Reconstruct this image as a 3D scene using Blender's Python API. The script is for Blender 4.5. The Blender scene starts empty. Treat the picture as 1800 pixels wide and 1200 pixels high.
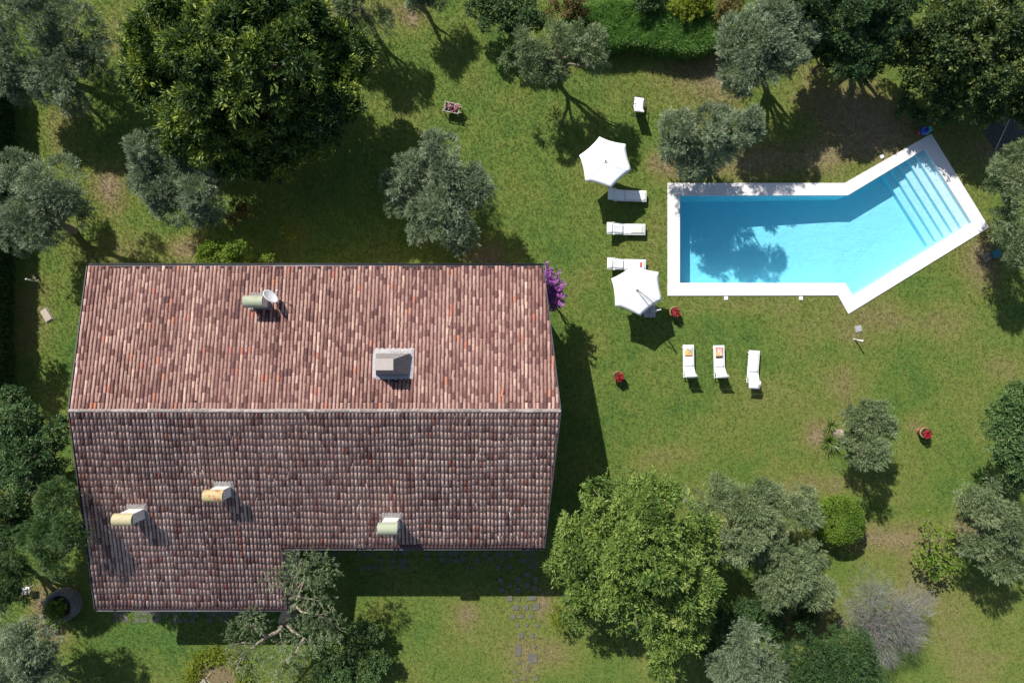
import bpy, bmesh, math, random
import numpy as np
from mathutils import Vector, Matrix
from mathutils.geometry import delaunay_2d_cdt

S = bpy.context.scene
COL = S.collection
R = math.radians

# ------------------------------------------------------------------ camera, sky, sun, exposure
CAM_H = 37.5
PPM = 32.0                      # photo pixels per metre on the ground
cam_d = bpy.data.cameras.new('camera')
cam_d.sensor_width = 36.0
cam_d.lens = 24.0
cam_d.clip_end = 3000
cam = bpy.data.objects.new('camera', cam_d)
COL.objects.link(cam)
cam.location = (0, 0, CAM_H)
cam.rotation_euler = (0, 0, 0)
S.camera = cam

SUN = Vector((-0.56, 0.875, 1.0)).normalized()
world = bpy.data.worlds.new('World')
S.world = world
world.use_nodes = True
wn = world.node_tree
wn.nodes.clear()
sky = wn.nodes.new('ShaderNodeTexSky')
sky.sky_type = 'NISHITA'
sky.sun_disc = False
sky.sun_elevation = math.asin(SUN.z)
sky.sun_rotation = math.atan2(SUN.x, SUN.y)
bg = wn.nodes.new('ShaderNodeBackground')
bg.inputs['Strength'].default_value = 0.085
wo = wn.nodes.new('ShaderNodeOutputWorld')
wn.links.new(sky.outputs[0], bg.inputs[0])
wn.links.new(bg.outputs[0], wo.inputs[0])

sun_d = bpy.data.lights.new('sun', 'SUN')
sun_d.energy = 4.6
sun_d.angle = R(0.5)
sun_d.color = (1.0, 0.955, 0.88)
sun = bpy.data.objects.new('sun', sun_d)
COL.objects.link(sun)
sun.rotation_euler = SUN.to_track_quat('Z', 'Y').to_euler()
sun.location = (-30, 50, 60)

S.view_settings.view_transform = 'Standard'
S.view_settings.look = 'None'
S.view_settings.gamma = 1.0
S.view_settings.use_curve_mapping = False
S.view_settings.exposure = 0.45
S.cycles.max_bounces = 8
S.cycles.transparent_max_bounces = 16

# ------------------------------------------------------------------ helpers
def P(px, py, z=0.0):
    """a point of the place from where the photograph shows it, at height z"""
    k = (CAM_H - z) / CAM_H / PPM
    return Vector(((px - 900.0) * k, (600.0 - py) * k, z))

def tag(o, label=None, cat=None, group=None, kind=None):
    if label: o['label'] = label
    if cat: o['category'] = cat
    if group: o['group'] = group
    if kind: o['kind'] = kind
    return o

def empty(name, loc, label=None, cat=None, group=None, rz=0.0, kind=None):
    o = bpy.data.objects.new(name, None)
    o.empty_display_size = 0.2
    COL.objects.link(o)
    o.location = loc
    o.rotation_euler = (0, 0, rz)
    return tag(o, label, cat, group, kind)

def link_mesh(name, me, parent=None, mat=None):
    if mat is not None and not me.materials:
        me.materials.append(mat)
    o = bpy.data.objects.new(name, me)
    COL.objects.link(o)
    if parent is not None:
        o.parent = parent
    return o

class MB:
    """collects boxes, tubes and loose faces for one mesh object"""
    def __init__(self):
        self.v = []; self.f = []; self.m = []; self.sm = []
    def add(self, vs, fs, m=0, smooth=False):
        b = len(self.v)
        self.v += [tuple(p) for p in vs]
        for f in fs:
            self.f.append(tuple(i + b for i in f)); self.m.append(m); self.sm.append(smooth)
    def box(self, c, s, M=None, m=0, taper=1.0):
        hx, hy, hz = s[0] / 2, s[1] / 2, s[2] / 2
        vs = []
        for z, t in ((-hz, 1.0), (hz, taper)):
            for x, y in ((-hx, -hy), (hx, -hy), (hx, hy), (-hx, hy)):
                p = Vector((x * t, y * t, z))
                if M is not None: p = M @ p
                vs.append(p + Vector(c))
        self.add(vs, [(3, 2, 1, 0), (4, 5, 6, 7), (0, 1, 5, 4), (1, 2, 6, 5), (2, 3, 7, 6), (3, 0, 4, 7)], m)
    def tube(self, pts, rads, n=6, m=0, cap=True, smooth=True):
        pts = [Vector(p) for p in pts]
        if not isinstance(rads, (list, tuple)): rads = [rads] * len(pts)
        vs = []; fs = []
        prev = None
        for i, p in enumerate(pts):
            d = (pts[min(i + 1, len(pts) - 1)] - pts[max(i - 1, 0)])
            if d.length < 1e-6: d = Vector((0, 0, 1))
            d.normalize()
            if prev is None:
                a = d.orthogonal().normalized()
            else:
                a = (prev - d * prev.dot(d))
                a = a.normalized() if a.length > 1e-5 else d.orthogonal().normalized()
            prev = a
            b = d.cross(a)
            for k in range(n):
                t = 2 * math.pi * k / n
                vs.append(p + (a * math.cos(t) + b * math.sin(t)) * rads[i])
        for i in range(len(pts) - 1):
            for k in range(n):
                k2 = (k + 1) % n
                fs.append((i * n + k, i * n + k2, (i + 1) * n + k2, (i + 1) * n + k))
        if cap:
            fs.append(tuple(range(n - 1, -1, -1)))
            fs.append(tuple((len(pts) - 1) * n + k for k in range(n)))
        self.add(vs, fs, m, smooth)
    def lathe(self, prof, n=24, c=(0, 0, 0), m=0, smooth=True):
        vs = []; fs = []
        for r, z in prof:
            for k in range(n):
                t = 2 * math.pi * k / n
                vs.append((c[0] + r * math.cos(t), c[1] + r * math.sin(t), c[2] + z))
        for i in range(len(prof) - 1):
            for k in range(n):
                k2 = (k + 1) % n
                fs.append((i * n + k, i * n + k2, (i + 1) * n + k2, (i + 1) * n + k))
        self.add(vs, fs, m, smooth)
    def prism(self, poly, z0, z1, m=0):
        n = len(poly)
        vs = [(p[0], p[1], z0) for p in poly] + [(p[0], p[1], z1) for p in poly]
        fs = [tuple(range(n - 1, -1, -1)), tuple(range(n, 2 * n))]
        for i in range(n):
            j = (i + 1) % n
            fs.append((i, j, n + j, n + i))
        self.add(vs, fs, m)
    def mesh(self, name, mats):
        me = bpy.data.meshes.new(name)
        me.from_pydata(self.v, [], self.f)
        for mt in (mats if isinstance(mats, (list, tuple)) else [mats]):
            me.materials.append(mt)
        me.polygons.foreach_set('material_index', self.m)
        me.polygons.foreach_set('use_smooth', self.sm)
        me.update()
        return me
    def build(self, name, mats, parent=None, bevel=0.0):
        o = link_mesh(name, self.mesh(name, mats), parent)
        if bevel:
            b = o.modifiers.new('bevel', 'BEVEL'); b.width = bevel; b.segments = 2; b.limit_method = 'ANGLE'
        return o

def poly_ccw(poly):
    a = sum(poly[i][0] * poly[(i + 1) % len(poly)][1] - poly[(i + 1) % len(poly)][0] * poly[i][1] for i in range(len(poly)))
    return poly if a > 0 else poly[::-1]

def inside(x, y, poly):
    r = False; n = len(poly); j = n - 1
    for i in range(n):
        xi, yi = poly[i][0], poly[i][1]; xj, yj = poly[j][0], poly[j][1]
        if (yi > y) != (yj > y) and x < (xj - xi) * (y - yi) / (yj - yi) + xi: r = not r
        j = i
    return r

def np_mesh(name, verts, loops, sizes, mat, face_attr=None, smooth=False):
    me = bpy.data.meshes.new(name)
    nv = len(verts); nf = len(sizes)
    me.vertices.add(nv); me.vertices.foreach_set('co', np.asarray(verts, np.float32).ravel())
    me.loops.add(len(loops)); me.loops.foreach_set('vertex_index', np.asarray(loops, np.int32))
    me.polygons.add(nf)
    starts = np.concatenate(([0], np.cumsum(sizes)[:-1])).astype(np.int32)
    me.polygons.foreach_set('loop_start', starts)
    try: me.polygons.foreach_set('loop_total', np.asarray(sizes, np.int32))
    except Exception: pass
    me.polygons.foreach_set('use_smooth', np.full(nf, smooth))
    if face_attr is not None:
        for k, arr in face_attr.items():
            a = me.attributes.new(k, 'FLOAT', 'FACE')
            a.data.foreach_set('value', np.asarray(arr, np.float32))
    me.materials.append(mat)
    me.update(calc_edges=True)
    return me

# ------------------------------------------------------------------ materials
def new_mat(name):
    m = bpy.data.materials.new(name)
    m.use_nodes = True
    nt = m.node_tree
    b = nt.nodes.get('Principled BSDF')
    return m, nt, b

def N(nt, t, **kw):
    n = nt.nodes.new(t)
    for k, v in kw.items(): setattr(n, k, v)
    return n

def ramp(nt, stops, interp='LINEAR'):
    r = N(nt, 'ShaderNodeValToRGB')
    r.color_ramp.interpolation = interp
    e = r.color_ramp.elements
    while len(e) < len(stops): e.new(0.5)
    for i, (p, c) in enumerate(stops):
        e[i].position = p
        e[i].color = (c[0], c[1], c[2], 1)
    return r

def noise(nt, scale, detail=4, rough=0.6, vec=None, dist=0.0):
    n = N(nt, 'ShaderNodeTexNoise')
    n.inputs['Scale'].default_value = scale
    n.inputs['Detail'].default_value = detail
    n.inputs['Roughness'].default_value = rough
    n.inputs['Distortion'].default_value = dist
    if vec is not None: nt.links.new(vec, n.inputs['Vector'])
    return n

def math_n(nt, op, a, b=None, c=None, clamp=False):
    n = N(nt, 'ShaderNodeMath', operation=op, use_clamp=clamp)
    for i, v in enumerate((a, b, c)):
        if v is None: continue
        if isinstance(v, (int, float)): n.inputs[i].default_value = v
        else: nt.links.new(v, n.inputs[i])
    return n.outputs[0]

def mix_col(nt, fac, a, b, blend='MIX'):
    n = N(nt, 'ShaderNodeMix', data_type='RGBA', blend_type=blend)
    for sock, v in ((n.inputs[0], fac), (n.inputs[6], a), (n.inputs[7], b)):
        if isinstance(v, (int, float)): sock.default_value = v
        elif isinstance(v, tuple): sock.default_value = (v[0], v[1], v[2], 1)
        else: nt.links.new(v, sock)
    return n.outputs[2]

def pos(nt):
    return N(nt, 'ShaderNodeNewGeometry').outputs['Position']

def simple(name, col, rough=0.6, var=0.15, scale=6.0, metal=0.0, bump=0.0, spec=0.5, dirt=None, dscale=2.0):
    """a painted / stone / cloth surface with a little uneven tone and grain"""
    m, nt, b = new_mat(name)
    p = pos(nt)
    n1 = noise(nt, scale, 5, 0.65, p)
    lo = tuple(c * (1 - var) for c in col); hi = tuple(min(1, c * (1 + var)) for c in col)
    r = ramp(nt, [(0.3, lo), (0.7, hi)])
    nt.links.new(n1.outputs['Fac'], r.inputs[0])
    out = r.outputs[0]
    if dirt:
        n2 = noise(nt, dscale, 6, 0.7, p)
        rr = ramp(nt, [(0.52, (0, 0, 0)), (0.7, (1, 1, 1))])
        nt.links.new(n2.outputs['Fac'], rr.inputs[0])
        out = mix_col(nt, rr.outputs[0], out, dirt)
    nt.links.new(out, b.inputs['Base Color'])
    b.inputs['Roughness'].default_value = rough
    b.inputs['Metallic'].default_value = metal
    b.inputs['Specular IOR Level'].default_value = spec
    if bump:
        bp = N(nt, 'ShaderNodeBump'); bp.inputs['Strength'].default_value = bump; bp.inputs['Distance'].default_value = 0.02
        n3 = noise(nt, scale * 6, 5, 0.7, p)
        nt.links.new(n3.outputs['Fac'], bp.inputs['Height'])
        nt.links.new(bp.outputs[0], b.inputs['Normal'])
    return m

def leaf_mat(name, cols, trans=0.25, rough=0.5, spec=0.35, tcol=None):
    """leaves: tone attribute picks the colour of each leaf"""
    m, nt, b = new_mat(name)
    at = N(nt, 'ShaderNodeAttribute', attribute_name='tone')
    k = len(cols)
    r = ramp(nt, [(i / (k - 1), c) for i, c in enumerate(cols)])
    nt.links.new(at.outputs['Fac'], r.inputs[0])
    nt.links.new(r.outputs[0], b.inputs['Base Color'])
    b.inputs['Roughness'].default_value = rough
    b.inputs['Specular IOR Level'].default_value = spec
    tr = N(nt, 'ShaderNodeBsdfTranslucent')
    tc = mix_col(nt, 1.0, r.outputs[0], tcol or (1.25, 1.3, 0.5), 'MULTIPLY')
    nt.links.new(tc, tr.inputs[0])
    mx = N(nt, 'ShaderNodeMixShader'); mx.inputs[0].default_value = trans
    nt.links.new(b.outputs[0], mx.inputs[1]); nt.links.new(tr.outputs[0], mx.inputs[2])
    nt.links.new(mx.outputs[0], nt.nodes['Material Output'].inputs['Surface'])
    return m

def ground_nodes(nt, dry_sock, p):
    """colour of the lawn: green, yellowing and bare earth, from the dryness plus noise"""
    n1 = noise(nt, 0.35, 5, 0.6, p, 0.4)
    n2 = noise(nt, 1.7, 5, 0.65, p)
    n3 = noise(nt, 11.0, 4, 0.7, p)
    d = math_n(nt, 'MULTIPLY_ADD', n1.outputs['Fac'], 0.9, -0.34)
    d = math_n(nt, 'ADD', d, dry_sock)
    e = math_n(nt, 'MULTIPLY_ADD', n2.outputs['Fac'], 0.30, -0.15)
    d = math_n(nt, 'ADD', d, e)
    e = math_n(nt, 'MULTIPLY_ADD', n3.outputs['Fac'], 0.36, -0.18)
    d = math_n(nt, 'ADD', d, e)
    r = ramp(nt, [(0.0, (0.095, 0.178, 0.040)), (0.18, (0.142, 0.210, 0.044)), (0.36, (0.195, 0.226, 0.058)),
                  (0.60, (0.235, 0.215, 0.088)), (0.85, (0.295, 0.235, 0.142)), (1.0, (0.37, 0.275, 0.20))])
    nt.links.new(d, r.inputs[0])
    n4 = noise(nt, 13.0, 3, 0.7, p)
    r4 = ramp(nt, [(0.32, (0.70, 0.72, 0.70)), (0.5, (1, 1, 1)), (0.70, (1.28, 1.25, 1.25))])
    nt.links.new(n4.outputs['Fac'], r4.inputs[0])
    return mix_col(nt, 1.0, r.outputs[0], r4.outputs[0], 'MULTIPLY')

def m_ground():
    m, nt, b = new_mat('lawn_soil')
    p = pos(nt)
    at = N(nt, 'ShaderNodeAttribute', attribute_name='dry')
    c = ground_nodes(nt, at.outputs['Fac'], p)
    nf = noise(nt, 38.0, 4, 0.75, p)
    rf = ramp(nt, [(0.3, (0.5, 0.5, 0.5)), (0.72, (1.2, 1.2, 1.2))])
    nt.links.new(nf.outputs['Fac'], rf.inputs[0])
    c = mix_col(nt, 1.0, c, rf.outputs[0], 'MULTIPLY')
    nt.links.new(c, b.inputs['Base Color'])
    b.inputs['Roughness'].default_value = 0.95
    b.inputs['Specular IOR Level'].default_value = 0.1
    bp = N(nt, 'ShaderNodeBump'); bp.inputs['Strength'].default_value = 0.9; bp.inputs['Distance'].default_value = 0.05
    nb = noise(nt, 16.0, 6, 0.75, p)
    nt.links.new(nb.outputs['Fac'], bp.inputs['Height'])
    nt.links.new(bp.outputs[0], b.inputs['Normal'])
    return m

def m_grass():
    m, nt, b = new_mat('grass_blades')
    oi = N(nt, 'ShaderNodeObjectInfo')
    p = pos(nt)
    at = N(nt, 'ShaderNodeAttribute', attribute_name='dry', attribute_type='INSTANCER')
    c = ground_nodes(nt, at.outputs['Fac'], p)
    rr = ramp(nt, [(0.0, (0.65, 0.70, 0.6)), (0.5, (1.0, 1.05, 0.9)), (1.0, (1.65, 1.5, 1.6))])
    nt.links.new(oi.outputs['Random'], rr.inputs[0])
    c = mix_col(nt, 1.0, c, rr.outputs[0], 'MULTIPLY')
    nt.links.new(c, b.inputs['Base Color'])
    b.inputs['Roughness'].default_value = 0.6
    b.inputs['Specular IOR Level'].default_value = 0.25
    tr = N(nt, 'ShaderNodeBsdfTranslucent')
    nt.links.new(c, tr.inputs[0])
    mx = N(nt, 'ShaderNodeMixShader'); mx.inputs[0].default_value = 0.3
    nt.links.new(b.outputs[0], mx.inputs[1]); nt.links.new(tr.outputs[0], mx.inputs[2])
    nt.links.new(mx.outputs[0], nt.nodes['Material Output'].inputs['Surface'])
    return m

def m_tile():
    m, nt, b = new_mat('old_clay_tile')
    p = pos(nt)
    at = N(nt, 'ShaderNodeAttribute', attribute_name='tone')
    r = ramp(nt, [(0.0, (0.080, 0.044, 0.042)), (0.22, (0.145, 0.072, 0.066)), (0.42, (0.250, 0.138, 0.118)), (0.60, (0.345, 0.218, 0.184)),
                  (0.78, (0.51, 0.350, 0.285)), (0.945, (0.70, 0.525, 0.445)), (0.955, (0.36, 0.125, 0.10)), (1.0, (0.42, 0.19, 0.12))])
    nt.links.new(at.outputs['Fac'], r.inputs[0])
    n1 = noise(nt, 14.0, 5, 0.75, p)
    r1 = ramp(nt, [(0.32, (0.66, 0.62, 0.61)), (0.5, (1.03, 1, 1)), (0.7, (1.25, 1.22, 1.2))])
    nt.links.new(n1.outputs['Fac'], r1.inputs[0])
    c = mix_col(nt, 1.0, r.outputs[0], r1.outputs[0], 'MULTIPLY')
    n2 = noise(nt, 30.0, 4, 0.7, p)       # lichen
    r2 = ramp(nt, [(0.60, (0, 0, 0)), (0.70, (0.75, 0.75, 0.75))])
    nt.links.new(n2.outputs['Fac'], r2.inputs[0])
    n4 = noise(nt, 1.1, 3, 0.6, p)
    r4 = ramp(nt, [(0.4, (0.15, 0.15, 0.15)), (0.65, (1, 1, 1))])
    nt.links.new(n4.outputs['Fac'], r4.inputs[0])
    lf = mix_col(nt, 1.0, r2.outputs[0], r4.outputs[0], 'MULTIPLY')
    c = mix_col(nt, lf, c, (0.46, 0.39, 0.35))
    n3 = noise(nt, 22.0, 4, 0.7, p)       # soot and moss
    r3 = ramp(nt, [(0.60, (0, 0, 0)), (0.74, (0.6, 0.6, 0.6))])
    nt.links.new(n3.outputs['Color'], r3.inputs[0])
    c = mix_col(nt, r3.outputs[0], c, (0.055, 0.040, 0.038))
    nt.links.new(c, b.inputs['Base Color'])
    b.inputs['Roughness'].default_value = 0.85
    b.inputs['Specular IOR Level'].default_value = 0.2
    bp = N(nt, 'ShaderNodeBump'); bp.inputs['Strength'].default_value = 0.5; bp.inputs['Distance'].default_value = 0.01
    nt.links.new(n1.outputs['Fac'], bp.inputs['Height']); nt.links.new(bp.outputs[0], b.inputs['Normal'])
    return m

def m_water():
    m, nt, b = new_mat('pool_water')
    nt.nodes.remove(b)
    p = pos(nt)
    n1 = noise(nt, 12.0, 3, 0.5, p, 0.6)
    n2 = noise(nt, 2.0, 2, 0.5, p, 0.3)
    h = math_n(nt, 'ADD', n1.outputs['Fac'], n2.outputs['Fac'])
    bp = N(nt, 'ShaderNodeBump'); bp.inputs['Strength'].default_value = 0.13; bp.inputs['Distance'].default_value = 0.05
    nt.links.new(h, bp.inputs['Height'])
    tr = N(nt, 'ShaderNodeBsdfTransparent'); tr.inputs[0].default_value = (0.97, 0.99, 1.0, 1)
    gl = N(nt, 'ShaderNodeBsdfGlossy'); gl.inputs['Roughness'].default_value = 0.02
    nt.links.new(bp.outputs[0], gl.inputs['Normal'])
    fr = N(nt, 'ShaderNodeFresnel'); fr.inputs['IOR'].default_value = 1.33
    nt.links.new(bp.outputs[0], fr.inputs['Normal'])
    mx = N(nt, 'ShaderNodeMixShader')
    nt.links.new(fr.outputs[0], mx.inputs[0]); nt.links.new(tr.outputs[0], mx.inputs[1]); nt.links.new(gl.outputs[0], mx.inputs[2])
    nt.links.new(mx.outputs[0], nt.nodes['Material Output'].inputs['Surface'])
    va = N(nt, 'ShaderNodeVolumeAbsorption')
    va.inputs['Color'].default_value = (0.02, 0.875, 0.985, 1)
    va.inputs['Density'].default_value = 0.29
    nt.links.new(va.outputs[0], nt.nodes['Material Output'].inputs['Volume'])
    return m

def m_bark(name, col):
    return simple(name, col, 0.9, 0.45, 7.0, bump=0.8)

def m_rusty():
    m, nt, b = new_mat('rusting_cap')
    p = pos(nt)
    n = noise(nt, 5.0, 5, 0.7, p)
    r = ramp(nt, [(0.38, (0.40, 0.37, 0.19)), (0.50, (0.47, 0.36, 0.18)), (0.56, (0.42, 0.17, 0.08)), (0.70, (0.24, 0.075, 0.04))])
    nt.links.new(n.outputs['Fac'], r.inputs[0]); nt.links.new(r.outputs[0], b.inputs['Base Color'])
    b.inputs['Roughness'].default_value = 0.8
    return m

def m_towel(name, kind):
    m, nt, b = new_mat(name)
    tc = N(nt, 'ShaderNodeTexCoord')
    sp = N(nt, 'ShaderNodeSeparateXYZ'); nt.links.new(tc.outputs['Generated'], sp.inputs[0])
    n = noise(nt, 3.2, 3, 0.5, tc.outputs['Generated'], 1.2)
    if kind == 1:
        base = ramp(nt, [(0.0, (0.55, 0.10, 0.05)), (0.10, (0.55, 0.10, 0.05)), (0.13, (0.70, 0.42, 0.08)), (0.6, (0.75, 0.5, 0.12)), (0.75, (0.75, 0.70, 0.62)), (1.0, (0.7, 0.68, 0.68))])
        blot = ramp(nt, [(0.56, (0, 0, 0)), (0.60, (1, 1, 1))]); bc = (0.22, 0.22, 0.30)
    elif kind == 2:
        base = ramp(nt, [(0.0, (0.07, 0.06, 0.07)), (0.18, (0.07, 0.06, 0.07)), (0.20, (0.70, 0.30, 0.10)), (0.5, (0.68, 0.32, 0.12)), (0.7, (0.62, 0.12, 0.07)), (1.0, (0.60, 0.13, 0.09))])
        blot = ramp(nt, [(0.54, (0, 0, 0)), (0.58, (1, 1, 1))]); bc = (0.75, 0.68, 0.58)
    else:
        base = ramp(nt, [(0.0, (0.78, 0.72, 0.60)), (0.5, (0.80, 0.70, 0.55)), (1.0, (0.76, 0.72, 0.66))])
        blot = ramp(nt, [(0.60, (0, 0, 0)), (0.70, (0.5, 0.5, 0.5))]); bc = (0.75, 0.62, 0.42)
    nt.links.new(sp.outputs['Y'], base.inputs[0])
    nt.links.new(n.outputs['Fac'], blot.inputs[0])
    if kind == 3: c = mix_col(nt, blot.outputs[0], base.outputs[0], bc)
    else:
        hi = ramp(nt, [(0.22, (0, 0, 0)), (0.26, (1, 1, 1))]); nt.links.new(sp.outputs['Y'], hi.inputs[0])
        f = mix_col(nt, 1.0, blot.outputs[0], hi.outputs[0], 'MULTIPLY')
        c = mix_col(nt, f, base.outputs[0], bc)
    nt.links.new(c, b.inputs['Base Color'])
    b.inputs['Roughness'].default_value = 0.9
    return m

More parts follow.
